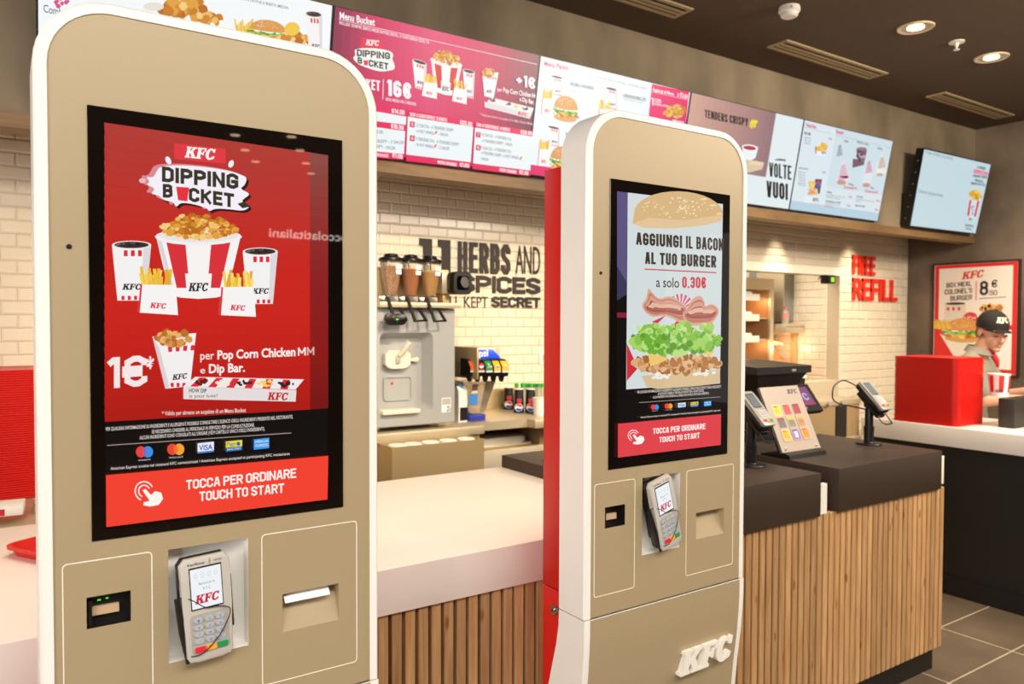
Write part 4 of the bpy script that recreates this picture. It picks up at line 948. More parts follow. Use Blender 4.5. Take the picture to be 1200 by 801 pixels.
for s_, p, q in (('KREAM', (408, 198), (436, 206)), ('KREAM BALL LOVERS', (504, 206), (592, 228)), ('SUNDAE', (656, 252), (694, 262)), ('Sundae', (440, 520), (478, 530)), ('Shake', (604, 548), (632, 556))): a.text(s_, m2(*p), m2(*q), -2.4, '#3a4248', .02)
for p, q in (((404, 548), (502, 556)), ((566, 576), (662, 588))): a.text('Dessert', m2(*p), m2(*q), -3.4, '#d8406a', .02)
for s_, p, q, c in (('KREAM', (278, 582), (312, 588), '#3a4248'), ('CON TOPPING AL CIOCCOLATO', (274, 604), (412, 624), '#8a969e'), ('CARAMELLO O FRAGOLA', (274, 618), (376, 634), '#8a969e'), ('KREAM BALL LOVERS', (270, 650), (380, 664), '#3a4248'), ('CIOCCOLATO E NOCCIOLE', (266, 668), (374, 682), '#8a969e'), ('DISPONIBILE', (262, 686), (326, 694), '#d8206a'), ('SUNDAE', (500, 614), (546, 622), '#3a4248'), ('CARAMELLO CIOCCOLATO', (496, 634), (632, 656), '#8a969e'), ('GELATO', (494, 648), (530, 656), '#8a969e'), ('SMOOTHIES', (490, 684), (562, 692), '#3a4248')): a.text(s_, m2(*p), m2(*q), -2.2, c, .02 if c == '#3a4248' else 0)
a.build('menu_picture', M['board'], t)
# the separate order monitor
my0, mz0, my1, mz1 = 3.40, 2.385, 3.27, 3.0
MN = Vector((0, -(mz1-mz0), (my1-my0))).normalized(); mp_ = on_plane((0, my0, mz0), MN)
TL, TR, BL, BR = mp_(1083.5, 173), mp_(1161, 192), mp_(1066, 264.5), mp_(1143.5, 274.5)
x0 = (TL.x+BL.x)/2; x1 = (TR.x+BR.x)/2
def on_edge(z): return my0+(my1-my0)*(z-mz0)/(mz1-mz0)
t = thing('order_monitor', 'order status monitor on wall arm, thick black edge, at right end of menu screens', 'monitor', ((x0+x1)/2, 3.45, 2.7))
slab(x0, x1, on_edge(BL.z), BL.z, on_edge(TL.z), TL.z, .075).build('casing', M['casing'], t, smooth=0)
B().prism([(3.40, 2.55), (SOF_Y-.001, 2.5), (SOF_Y-.001, 2.66), (3.385, 2.66)], 'x', x0+.02, x0+.12).build('wall_arm', M['black'], t, smooth=0)
a = Art(mp_, MN, 4e-5, .0006); c1 = lambda x, y: (1060+x/7.28, 170+y/7.28)
a.poly([c1(168, 34), c1(735, 166), c1(604, 752), c1(50, 685)], '#c3d9e0')
a.text('Il tuo ordine è pronto', c1(180, 70), c1(412, 128), -4.2, '#68787e', .0); a.text('Stiamo preparando', c1(118, 402), c1(328, 444), -4.2, '#68787e', .0)
a.text('LE PICCOLE', c1(618, 200), c1(692, 212), -3.4, '#2a2c2e', .04); a.poly([c1(592, 205), c1(714, 232), c1(708, 262), c1(588, 240)], '#ee3a68'); a.text('COLONNELLO', c1(596, 240), c1(704, 256), -3.2, '#c3d9e0', .02)
for s_, y, xa, xb in (('CROCCANTI E DORATE', 262, 584, 704), ('CON SALSA', 298, 600, 668), ('BUON APPETITO A TUTTI', 326, 568, 688)): a.text(s_, c1(xa, y+8), c1(xb, y+24), -2.8, '#2a2c2e', .05)
a.crisp(*c1(606, 428), 7.4, 4.6, 40, ['#e8b83c', '#d8a030', '#f2cc60', '#c88c28'], (1.6, 3), 90)
a.poly([c1(550, 465), c1(640, 478), c1(602, 650), c1(540, 640)], '#cfe0e6'); a.poly([c1(553, 466), c1(570, 468), c1(550, 604), c1(532, 602)], '#e0305a'); a.poly([c1(620, 474), c1(638, 478), c1(606, 612), c1(590, 608)], '#e0305a')
a.kfc(c1(545, 638), c1(580, 642), -2.4, '#2a2c2e'); a.crisp(*c1(582, 545), 1.6, 6, 8, ['#8a9aa2'], (.8, 1.4), 4)
a.text('SCOPRILE', c1(514, 690), c1(588, 700), -2.4, '#2a2c2e', .05); a.text('ORA', c1(522, 718), c1(572, 726), -2.4, '#2a2c2e', .05)
a.build('monitor_picture', M['board'], t)
for q in range(6):
    sd = B()
    z = 2.45+q*.09; y = on_edge(z)+.04
    sd.tube([(x0-.0002, y, z), (x0-.0015, y, z)], .004, 8)
    sd.build('edge_screw', M['silver'], t, smooth=0)

# ------------------------------------------------------------------ wall writing
def wall_text(parent, name, txt, x0, x1, z0, z1, y, thick, m, wgt=.02):
    vs, fs = lettershapes(txt, wgt, (x1-x0)/(z1-z0))
    b = B()
    if len(vs) == 4*len(fs):
        for i, f in enumerate(fs): b.prism([(x0+(x1-x0)*vs[k][0], z0+(z1-z0)*vs[k][1]) for k in f], 'y', y-thick-i*.00008, y-.0005)
        return b.build(name, m, parent, smooth=0)
    V = [b.bm.verts.new((x0+(x1-x0)*u, y-thick, z0+(z1-z0)*v)) for u, v in vs]
    F = [b.bm.faces.new([V[i] for i in f]) for f in fs]
    r = bmesh.ops.extrude_face_region(b.bm, geom=F)
    bmesh.ops.translate(b.bm, verts=[g for g in r['geom'] if isinstance(g, bmesh.types.BMVert)], vec=(0, thick-.0005, 0))
    return b.build(name, m, parent, smooth=0)
Yt = WALL_Y-.006
t = thing('wall_lettering', 'dark wall lettering reading 11 herbs and spices kept secret', 'wall lettering', (2.5, Yt, 1.7))
X = lambda px: at(px, 320, 1, Yt).x
one = [(0, 0), (.62, 0), (.62, 1), (0, 1), (0, .82), (.2, .82), (.2, 0)]
one = [(.28, 0), (1, 0), (1, 1), (0, 1), (0, .80), (.28, .80)]
b = B()
for xa, xb in ((491.5, 506), (513.2, 527.5)):
    b.prism([(X(xa)+(X(xb)-X(xa))*u, 1.875+.212*v) for u, v in one], 'y', Yt-.006, Yt)
b.build('numeral', M['lettering_dark'], t, smooth=0)
wall_text(t, 'letters', 'HERBS', X(536), X(597.5), 1.895, 2.085, Yt, .006, M['lettering_dark'], .065)
wall_text(t, 'letters', 'AND', X(604), X(632.5), 1.905, 2.085, Yt, .006, M['lettering_dark'], .0)
wall_text(t, 'letters', 'SPICES', X(538), X(632.5), 1.775, 1.882, Yt, .006, M['lettering_dark'], .09)
wall_text(t, 'letters', 'WELL KEPT', X(505), X(571.5), 1.682, 1.752, Yt, .005, M['lettering_dark'], -.004)
wall_text(t, 'letters', 'SECRET', X(576), X(632.5), 1.686, 1.755, Yt, .006, M['lettering_dark'], .09)
t = thing('wall_lettering', 'red raised wall letters reading Free Refill on white tiles', 'wall lettering', (6.8, Yt, 1.8))
X = lambda px: at(px, 325, 1, Yt).x
wall_text(t, 'letters', 'FREE', X(997.5), X(1023.5), 2.035, 2.21, Yt, .02, M['red_letters'], .06)
wall_text(t, 'letters', 'REFILL', X(998), X(1050), 1.80, 2.005, Yt, .02, M['red_letters'], .06)
t = thing('power_socket', 'white wall socket above the paper cups, beside the red kiosk spine', 'wall socket', tuple(at(634, 419, 1, Yt)))
P = at(634.5, 419, 1, Yt)
B().box(P.x-.02, P.x+.06, Yt-.006, Yt+.005, P.z-.045, P.z+.045, .003).build('plate', M['white_plastic'], t)
B().box(P.x+.005, P.x+.04, Yt-.008, Yt-.005, P.z-.02, P.z+.02).build('outlet', M['silver'], t)

# ------------------------------------------------------------------ serving counter
PL, CX1 = -2.4, 3.605
t = thing('serving_counter', 'long counter base clad in vertical pine slats with black plinth', 'counter', (.6, 2.2, 0))
B().box(PL, 3.586, 1.827, 2.74, 0, .108).build('plinth', M['kick'], t, smooth=0)
B().box(PL, CX1-.012, 1.824, 2.74, .1085, .847).build('cabinet', M['backing'], t, smooth=0)
b = B(); x = PL
while x < CX1-.01:
    b.box(x, x+.0285, 1.800, 1.8235, .1085, .847, .0015, 1); x += .0386
b.build('slat_cladding', M['slat'], t, smooth=0)
tag(B().box(PL, 1.826, 1.788, 2.79, .8475, .966, .002).build('worktop', M['worktop']), 'long white worktop between the two kiosks', 'worktop')
t = thing('till_counter', 'near dark brown block counter top with hidden till, beside kiosk with burger screen', 'counter', (2.24, 2.3, .848), 'dark till counters')
B().box(1.8275, 2.650, 1.785, 2.79, .8475, 1.0165, .0015).build('block_top', M['dark_counter'], t)
B().box(2.651, 2.712, 1.80, 1.82, .848, .966).build('filler_panel', M['white_plastic'], t, smooth=0)
t = thing('till_counter', 'farther dark brown block counter top carrying sauce display board', 'counter', (3.16, 2.1, .85), 'dark till counters')
B().box(2.768, 3.557, 1.785, 2.41, .8475, 1.0205, .0015).build('block_top', M['dark_counter'], t)
B().box(3.5575, 3.583, 1.788, 1.85, .866, .994, .002).build('end_strip', M['white_plastic'], t)

# pick-up counter at right
t = thing('pickup_counter', 'white topped pick-up counter with black front at right', 'counter', (4.95, 1.0, 0))
B().box(4.62, 5.28, -.35, 2.83, .876, .99, .002).build('worktop', M['worktop'], t)
B().box(4.655, 5.25, -.33, 2.81, .11, .8755).build('front', M['black_laminate'], t, smooth=0)
B().box(4.640, 5.25, -.33, 2.81, 0, .1095).build('plinth', M['kick'], t, smooth=0)

# ------------------------------------------------------------------ drinks and ice cream side
def pt(px, py, y): return at(px, py, 1, y)
t = thing('back_counter', 'steel back counter carrying the soft ice cream machine', 'counter', (1.7, 3.75, 0))
B().box(1.15, 2.139, 3.43, 4.07, 1.006, 1.05, .003).build('worktop', M['steel_top'], t)
B().box(1.17, 2.12, 3.45, 4.07, .0, 1.0055).build('cabinet', M['steel'], t, smooth=0)
t = thing('back_counter', 'steel back counter with open tray recess, carrying drinks tap and paper cups', 'counter', (2.8, 3.75, 0))
B().prism([(2.141, 3.53), (2.485, 3.53), (2.485, 3.455), (3.6, 3.455), (3.6, 4.07), (2.141, 4.07)], 'z', 1.004, 1.05, .003).build('worktop', M['steel_top'], t)
B().box(2.141, 3.6, 3.60, 4.07, 0, .885).box(2.141, 3.6, 4.0, 4.07, .884, 1.0035).box(2.141, 2.16, 3.6, 4.05, .884, 1.0035).box(2.62, 2.66, 3.6, 4.05, .884, 1.0035).build('cabinet', M['steel'], t, smooth=0)
B().box(2.15, 3.6, 3.582, 3.5995, .1, .882, .002).build('front_panel', M['steel_light'], t)
B().box(2.2, 3.59, 4.055, 4.069, 1.051, 1.175).build('splash_plate', M['steel'], t, smooth=0)
t = thing('serving_tray', 'white cloth covered tray in the recess under the drinks counter', 'tray', (2.4, 3.77, .886))
b = B().prism(rrect(2.19, 2.60, 3.63, 3.93, .03, 4), 'z', .886, .899, .003); b.build('tray', M['steel_light'], t)
b = B().prism(rrect(2.21, 2.58, 3.65, 3.91, .05, 5), 'z', .8995, .935, .012); b.build('cloth', M['white_plastic'], t)
# steel bin with lids
bf = pt(459.5, 523, 3.27); bg = pt(567.4, 513, 3.27); bz = 1.008; xa, xb = bf.x, bg.x
t = thing('steel_bin', 'open steel bin holding white lids, in front of ice cream machine', 'bin', ((xa+xb)/2, 3.35, 0))
b = B().box(xa, xb, 3.27, 3.275, 0, bz).box(xa, xa+.005, 3.2755, 3.424, 0, bz).box(xb-.005, xb, 3.2755, 3.424, 0, bz).box(xa, xb, 3.4245, 3.4285, 0, bz)
b.build('walls', M['steel'], t, smooth=0)
B().box(xa+.006, xb-.006, 3.276, 3.424, .96, .978).build('inner_shelf', M['steel_light'], t, smooth=0)
lidp = B().lathe([(.030, 0), (.044, .004), (.050, .012), (.050, .016), (.046, .019), (.020, .013), (.008, .017)], (0, 0, 0), 24)
lid0 = lidp.build('cup_lid', M['white_plastic'])
lx = [(484, 513.5), (504.5, 512), (525, 510.5), (546, 508.5), (466, 515)]
nm = ['second from left', 'middle one', 'second from right', 'rightmost', 'leftmost']
for i, (px, py) in enumerate(lx):
    p = at(px, py, 2, 1.0); yy = 3.35
    p = at(px, py, 1, yy)
    for k in range(1):
        o = lid0 if i == 0 else lid0.copy()
        if i: COL.objects.link(o)
        o.location = (p.x, yy, .9785); o.rotation_euler = (0, 0, i); o.scale = (.9, .9, 1.5)
        tag(o, 'white dished lid in the steel bin, %s of the five' % nm[i], 'lid', 'white lids in the steel bin')
# ice cream machine
FY = 3.46
f = lambda px, py: pt(px, py, FY)
mx0, mx1 = pt(441.5, 430, FY).x, pt(533.5, 430, FY).x; mz0, mz1 = 1.075, pt(500, 361, FY).z
ICE = mat('machine_grey', '#a9aaa6', .35); ICE2 = mat('machine_side', '#4a4640', .35, .5); CREAM = mat('cream_plastic', '#efe2c8', .35)
t = thing('ice_cream_machine', 'grey soft ice cream machine with deep recess and cream lever', 'ice cream machine', ((mx0+mx1)/2, 3.75, 1.05))
B().box(mx0+.004, mx1+.012, FY+.09, 4.04, mz0, mz1-.004, .006).build('body', ICE2, t)
rx0, rx1, rz0, rz1 = f(445, 430).x, f(507.5, 430).x, f(475, 484).z, f(475, 389.5).z
b = B(); L = lambda pts, y: [(p[0], y, p[1]) for p in pts]
o0 = rrect(mx0, mx1, mz0, mz1, .012, 6); i0 = rrect(rx0, rx1, rz0, rz1, .03, 6); i1 = rrect(rx0+.012, rx1-.03, rz0+.025, rz1-.03, .03, 6)
b.hull([L(o0, FY+.09), L(o0, FY+.006), L(rrect(mx0+.006, mx1-.006, mz0+.006, mz1-.006, .008, 6), FY), L(i0, FY), L(i1, FY+.07)], close=False)
b.bm.faces.new([b.bm.verts.new(p) for p in L(i1, FY+.07)]); b.build('front', ICE, t, weld=True)
c0 = pt(449, 470, FY+.07); c1_ = pt(482, 440, FY+.07)
o1 = rrect(c0.x, c1_.x, c0.z, c1_.z, .018, 5); o2 = rrect(c0.x+.006, c1_.x-.006, c0.z+.006, c1_.z-.006, .014, 5)
b = B(); b.hull([L(o1, FY+.0695), L(o1, FY+.062), L(o2, FY+.062), L(o2, FY+.0685)], close=False); b.bm.faces.new([b.bm.verts.new(p) for p in L(o2, FY+.0685)]); b.build('cup_bay', ICE, t)
hy = FY+.03; p0, p1 = pt(452, 432.5, hy), pt(481.5, 410, hy)
k_ = .02; oc = [(p0.x+k_, p0.z+.006), (p0.x+.04, p0.z), (p1.x-.04, p0.z), (p1.x-k_, p0.z+.006), (p1.x, p0.z+.024), (p1.x, p1.z-k_), (p1.x-k_, p1.z), (p0.x+k_, p1.z), (p0.x, p1.z-k_), (p0.x, p0.z+.024)]
hd = B().prism(oc, 'y', hy, FY+.069, .003).build('dispensing_head', CREAM, t, smooth=20)
q = pt(466, 421, hy)
B().box(q.x-.012, q.x+.012, hy-.012, hy-.0005, q.z-.02, q.z+.016, .003).build('valve_block', M['silver'], hd)
B().tube([(q.x+.005, hy-.012, q.z+.02), (q.x+.022, hy-.04, q.z+.055), (q.x+.036, hy-.055, q.z+.088)], [.011, .014, .015], 12).build('lever', CREAM, t)
B().tube([(p1.x-.002, hy+.02, q.z-.005), (p1.x+.035, hy+.02, q.z-.005)], .008, 10).ell((p1.x+.04, hy+.02, q.z-.005), (.014, .012, .014), 12).build('side_knob', CREAM, t)
d0, d1 = pt(446.5, 487, FY-.004), pt(490.5, 483, FY-.004)
B().box(d0.x, d1.x, FY-.03, FY+.05, d0.z+.004, d0.z+.026, .006).build('drip_tray', CREAM, t)
q = pt(460, 449, FY+.062); B().ell((q.x, FY+.0665, q.z), (.008, .003, .008), 12).build('red_button', mat('red_button', '#e02030', .3, emit=.4), t)
q0, q1 = pt(517.5, 483, FY), pt(528.5, 465.5, FY)
st = B().box(q0.x, q1.x, FY-.001, FY+.0005, q0.z, q1.z).build('sticker', M['paper'], t, smooth=0)
a = Art(lambda x, y: Vector((q0.x+(q1.x-q0.x)*x, FY-.001, q0.z+(q1.z-q0.z)*y)), (0, -1, 0)); R = random.Random(5)
a.rect(.05, .52, .95, .95, '#b9b6ae')
for i in range(8):
    for j in range(6):
        if R.random() < .5: a.rect(.5+i*.055, .05+j*.06, .555+i*.055, .11+j*.06, '#5a5650')
a.build('sticker_print', M['print'], st)
for x in (mx0+.05, mx1-.07):
    B().lathe([(.018, 0), (.018, .012), (.012, .0245)], (x, FY+.12, 1.0505), 12).lathe([(.018, 0), (.018, .012), (.012, .0245)], (x, 4.0, 1.0505), 12).build('foot_pair', M['white_plastic'], t)
# topping dispenser on top of the machine
SY = 3.44
t = thing('topping_dispenser', 'row of three clear topping hoppers with black caps above ice cream machine', 'topping dispenser', ((mx0+mx1)/2, 3.6, mz1))
z0 = pt(480, 357, SY).z; xL = pt(443, 340, SY+.09).x; xR = pt(526, 340, SY+.09).x
B().box(xL, xR, SY+.09, 3.95, mz1+.001, pt(480, 314, SY+.09).z, .004).build('housing', M['steel'], t)
B().box(mx0, mx1+.01, SY-.02, SY+.0895, mz1+.0015, z0+.012, .002).build('rail', M['steel_top'], t)
HOP = mat('hopper_glass', '#fdf8ee', .05, trans=.97); CAPM = mat('hopper_cap', '#171310', .3)
fills = [mat('topping_flakes', '#c07440', .7, bump=.6, bscale=220, var=.6, vscale=150, vcol='#e8cfa8'), mat('topping_nuts', '#d08648', .8, bump=.3, bscale=300, var=.2, vscale=200), mat('topping_grain', '#e8b868', .8, bump=.3, bscale=300, var=.2, vscale=200)]
for i, px in enumerate((460.3, 483.4, 506.2)):
    zt, zb = pt(px, 306+i*1.2, SY).z, pt(px, 346+i*.8, SY).z; x = pt(px, 320, SY).x; H = zt-zb; w = .052
    y = SY+.02
    hp = B().lathe([(w*.50, 0), (w*.62, H*.2), (w*.84, H*.55), (w, H*.86), (w*1.02, H)], (x, y, zb), 20, cap=False).build('hopper', HOP, t)
    fh = (.86, .80, .74)[i]
    B().lathe([(w*.46, .004), (w*.57, H*.2), (w*.79, H*.55), (w*.94, H*fh), (.001, H*(fh+.02))], (x, y, zb), 18).build('topping', fills[i], hp)
    cp = B().lathe([(w*1.16, 0), (w*1.2, .006), (w*1.14, .016), (w*.7, .024), (w*.62, .036), (w*.2, .04)], (x, y, zt+.0005), 20).build('cap', CAPM, t)
    lb = B().box(x+.002, x+.034, y-w*.97-.001, y-w*.97, zb+H*.78, zb+H*.9).box(x+.004, x+.032, y-w*.93-.001, y-w*.93, zb+H*.62, zb+H*.75).build('label', M['paper'], hp, smooth=0)
    B().prism(rrect(x-.03, x+.028, zb-.058, zb-.0005, .006, 3), 'y', y-.03, y+.02, .003).build('metering_block', mat('smoky_plastic', '#8d7f72', .15, trans=.4), t)
    # black chute frame hanging in front
    fx = x+.012; zz = zb-.058
    A_, B_, C_, D_ = (x-.034, y-.032, zz+.05), (x-.014+.0, y-.075, zz-.066), (x+.046, y-.075, zz-.062), (x+.028, y-.032, zz+.0)
    B().tube([A_, B_, C_, D_, (x-.028, y-.032, zz+.0)], .009, 6).build('chute_frame', mat('matt_black', '#14100d', .75), t)
    B().box(x-.075, x-.048, y-.031, y-.012, zb-.05, zb-.004, .002).build('metal_bracket', M['chrome'], t)
q = pt(464, 373, SY-.06)
pn = B().prism(rrect(q.x-.052, q.x+.06, q.z-.032, q.z+.024, .024, 5), 'y', SY-.055, SY-.03, .003).build('control_pad', CAPM, t)
g = pt(465.5, 375, SY-.056); B().ell((g.x, SY-.0555, g.z), (.010, .003, .007), 12).build('green_button', mat('green_button', '#22d838', .3, emit=1.2), pn)
g = pt(461.5, 371.5, SY-.056); B().ell((g.x, SY-.0555, g.z), (.008, .003, .008), 12).build('red_button', mat('dull_red_button', '#8a3a30', .4), pn)
# milkshake mixer head at the right
q = pt(542, 331.5, 3.40); q2 = pt(522, 331, 3.5); r = .058
t = thing('shake_mixer', 'black ring mouthed mixer with chrome spindle, right of the topping hoppers', 'mixer', (q.x, 3.5, mz1))
mb = B().box(q.x-.085, q.x-.0, 3.46, 3.60, q.z-.055, q.z+.055, .006).build('housing', M['steel_light'], t)
b = B(); o0 = rrect(q.x-r, q.x+r, q.z-r, q.z+r, .026, 6); i0 = [(q.x+(x-q.x)*.62, q.z+(z-q.z)*.62) for x, z in o0]
b.hull([L(o0, 3.4595), L(o0, 3.405), L([(q.x+(x-q.x)*.93, q.z+(z-q.z)*.93) for x, z in o0], 3.395), L(i0, 3.395), L(i0, 3.45)], close=False); b.bm.faces.new([b.bm.verts.new(p) for p in L(i0, 3.45)]); b.build('mouth_ring', CAPM, t)
B().tube([(q.x-.004, 3.449, q.z-.004), (q.x+.010, 3.392, q.z+.004)], .029, 18).build('spindle', M['chrome'], t)
B().box(q.x-.07, q.x-.03, 3.48, 3.58, mz1+.0135, q.z-.0555, .003).build('bracket', M['steel'], t)
# carton beside the machine
q = pt(540.5, 496, 3.62); q1 = pt(540.5, 452, 3.62)
t = thing('drink_carton', 'tall narrow white carton between ice cream machine and drinks tap', 'carton', (q.x, 3.62, 1.05))
B().box(q.x-.028, q.x+.026, 3.60, 3.66, 1.0505, q1.z-.03, .002).prism([(3.60, q1.z-.0295), (3.66, q1.z-.0295), (3.633, q1.z), (3.627, q1.z)], 'x', q.x-.027, q.x+.025).build('carton', M['paper'], t, smooth=0)
B().box(q.x-.02, q.x+.026, 3.5985, 3.5995, 1.06, 1.13).build('dark_band', M['black'], t, smooth=0)
B().tube([(q.x, 3.63, q1.z-.012), (q.x, 3.63, q1.z+.012)], .012, 12).build('blue_cap', mat('light_blue', '#4aa0c8', .4), t)

# drinks tap
t = thing('drinks_dispenser', 'steel drinks tap with blue lit panel and row of coloured flavour valves', 'drinks dispenser', (2.3, 3.7, 1.05))
VY = 3.52; pv = lambda px, py: pt(px, py, VY)
xs_ = pv(555.5, 430).x; zt = pt(545, 407, 3.5).z; zb = pt(556, 444, 3.5).z
B().box(xs_-.012, xs_+.0, 3.47, 3.95, zb, zt, .003).build('side_plate', M['steel'], t)
xe = pv(595.5, 430).x
B().box(xs_+.001, xe+.01, 3.62, 3.95, zb+.02, zt-.006, .006).build('housing', M['steel_top'], t)
by = 3.58
p = [pt(548, 420.5, by), pt(587.5, 419, by), pt(577.5, 409, by), pt(548, 409.5, by)]
bp_ = B().prism([(v.x, v.z) for v in p], 'y', by, by+.035, .003).build('brand_panel', mat('blue_panel', '#1a4ae0', .3, emit=.5), t)
a = Art(lambda px, py: pt(px, py, by), (0, -1, 0)); a.text('pepsi', (551.3, 418.5), (572, 417), -8, '#f2f6ff', .028); a.build('brand_lettering', M['print'], bp_)
vx = [549, 556.8+1.2, 567.3, 576.8, 586.2, 595.5]
cols = [('#e0622e', 'orange'), ('#141210', 'black'), ('#2f8f46', 'green'), ('#eeb62c', 'yellow'), ('#eeb62c', 'yellow')]
for i in range(5):
    p0, p1 = pv(vx[i]+.5, 441), pv(vx[i+1]-.4, 420)
    prof = [(VY-.0, p0.z), (VY-.012, p0.z+.03), (VY-.010, p1.z-.04), (VY+.02, p1.z-.006), (VY+.06, p1.z), (VY+.09, p1.z), (VY+.09, p0.z)]
    v = B().prism(prof, 'x', p0.x, p1.x).build('valve', M['black'], t, smooth=20)
    zl, zh = p0.z+.034, p1.z-.012
    ft = B().prism([(VY-.013, zl), (VY-.0115, p1.z-.042), (VY+.012, zh), (VY+.016, zh-.003), (VY-.0075, p1.z-.044), (VY-.009, zl)], 'x', p0.x+.003, p1.x-.003).build('flavour_label', mat('label_'+cols[i][1], cols[i][0], .4), v, smooth=0)
    a = Art(lambda u, w: Vector((p0.x+(p1.x-p0.x)*u, VY-.0135, zl+(zh-zl)*w)), (0, -1, 0))
    if i == 1: a.ell(.5, .5, .33, .3, '#f2f0f0'); a.poly([(.5+.33*math.cos(q), .5+.3*math.sin(q)) for q in (PI*k/10 for k in range(11))], '#e02c34'); a.rect(.25, .02, .75, .14, '#e02c34')
    if i == 2: a.text('7', (.22, .3), (.5, .3), .42, '#f4f8f2', .04); a.ell(.62, .42, .13, .12, '#e0343a'); a.text('up', (.52, .3), (.84, .36), .2, '#f4f8f2', .02)
    if i >= 3: a.ell(.5, .42, .2, .22, '#f6e6b0'); a.ell(.5, .36, .15, .12, ['#4a5ab0', '#e88a4a'][i-3])
    a.rect(.05, -.22, .95, -.03, '#d9d6ce'); a.build('flavour_mark', M['print'], v)
    xm = (p0.x+p1.x)/2
    B().lathe([(.010, 0), (.015, .014), (.018, .03)], (xm, VY+.03, p0.z-.0305), 12).build('nozzle', M['black'], t)
cl = mat('smoky_clear', '#c9bfae', .1, trans=.8)
q0, q1 = pt(560, 474, 3.68), pt(557, 446, 3.68)
sp = B().hull([[(q0.x-.05, 3.66, 1.085), (q0.x+.03, 3.66, 1.085), (q0.x+.03, 3.75, 1.085), (q0.x-.05, 3.75, 1.085)], [(q0.x-.10, 3.62, q1.z), (q0.x+.08, 3.62, q1.z), (q0.x+.08, 3.8, q1.z), (q0.x-.10, 3.8, q1.z)]]).build('splash_funnel', cl, t, smooth=0)
r0, r1 = pt(550, 474, 3.635), pt(560, 461.5, 3.635)
B().box(r0.x, r1.x, 3.636, 3.64, r0.z, r1.z).build('blue_sticker', mat('blue_sticker', '#3f86d8', .5), sp, smooth=0)
a = Art(lambda px, py: pt(px, py, 3.632), (0, -1, 0)); a.poly([(553, 450), (560, 449.5), (559.5, 460), (552.5, 460.5)], '#f0e6da')
for k in range(2): a.poly([(553, 451+k*4), (559.8, 450.6+k*4), (559.6, 452.6+k*4), (552.8, 453+k*4)], '#d03a3a')
a.build('red_striped_sticker', M['print'], sp)
B().box(r0.x-.02, r1.x+.03, 3.6, 3.8, 1.0505, 1.0845, .004).build('drip_tray', mat('dark_blue_tray', '#26359a', .4), t)

# paper cups and small bottles
CUPB = mat('black_cup', '#181311', .4)
def emb(parent, c, r, z, s=1.0):
    d = Vector((EYE.x-c[0], EYE.y-c[1], 0)).normalized(); rt = Vector((-d.y, d.x, 0)); o = Vector((c[0], c[1], z))+d*r
    a = Art(lambda u, v: o+rt*u*s+Vector((0, 0, v*s)), d, 4e-5, .0012)
    a.ell(0, 0, .026, .026, '#f2efee'); a.poly([(.024*math.cos(q), .024*math.sin(q)) for q in (math.radians(k) for k in range(14, 190, 11))]+[(-.01, .012), (.008, .002)], '#e22c36')
    a.poly([(.024*math.cos(q), .024*math.sin(q)) for q in (math.radians(k) for k in range(205, 365, 10))]+[(.01, -.008), (-.01, -.002)], '#2a56b4')
    a.rect(-.012, .034, .02, .042, '#d8343c'); a.rect(-.012, .045, .02, .056, '#b8343c')
    a.build('round_emblem', M['print'], parent)
cup_lab = ['black paper cup with round emblem, leftmost by the drinks tap', 'black paper cup with round emblem, middle one nearest the counter edge', 'black paper cup with round emblem, rightmost next to white cup']
for i, (px, pb, ptop) in enumerate(((596, 479, 454), (608, 483, 456), (621.5, 483, 456))):
    p = at(px, pb, 2, 1.0505); p2 = pt(px, ptop, p.y); H = p2.z-1.0505; rr = (p2-pt(px+5.2, ptop, p.y)).length
    t = thing('paper_cup', cup_lab[i], 'paper cup', (p.x, p.y, 1.0505), 'black paper cups by the drinks tap')
    c = B().lathe([(rr*.98, 0), (rr*.9, H*.5), (rr*.82, H-.004), (rr*.80, H)], tuple(t.location), 24).build('cup', CUPB, t)
    B().lathe([(rr*.84, H+.0003), (rr*.86, H+.002), (rr*.84, H+.0045), (rr*.6, H+.005)], tuple(t.location), 24).build('rim', M['white_plastic'], t)
    emb(t, (p.x, p.y), rr*.96, 1.0505+H*.24, .95)
p = at(632.5, 486, 2, 1.0505)
t = thing('paper_cup', 'plain white cup stack at right end by the red kiosk spine', 'paper cup', (p.x, p.y, 1.0505))
B().lathe([(.036, 0), (.042, .10), (.0445, .102)], tuple(t.location), 24).build('cup', M['white_plastic'], t)
BOT = mat('clear_bottle', '#e6efe2', .1, trans=.7); GC = mat('green_cap', '#2fae4a', .35)
pos = ['first', 'second', 'third', 'fourth', 'fifth', 'sixth', 'seventh']
for i, px in enumerate((605.5, 612.5, 616.8, 621.8, 626.5, 631, 635.2)):
    yb = 3.96-.03*(i % 2); p = pt(px, 451, yb); H = p.z-1.0505
    t = thing('small_bottle', 'small clear bottle with green cap behind cups, %s from the left' % pos[i], 'bottle', (p.x, yb, 1.0505), 'green capped bottles behind the cups')
    B().lathe([(.020, 0), (.0205, .006), (.0205, H*.62), (.009, H*.84), (.009, H-.012)], tuple(t.location), 16).build('bottle', BOT, t)
    B().lathe([(.0125, H-.0118), (.0145, H-.006), (.0145, H+.008), (.010, H+.012)], tuple(t.location), 14).build('cap', GC, t)

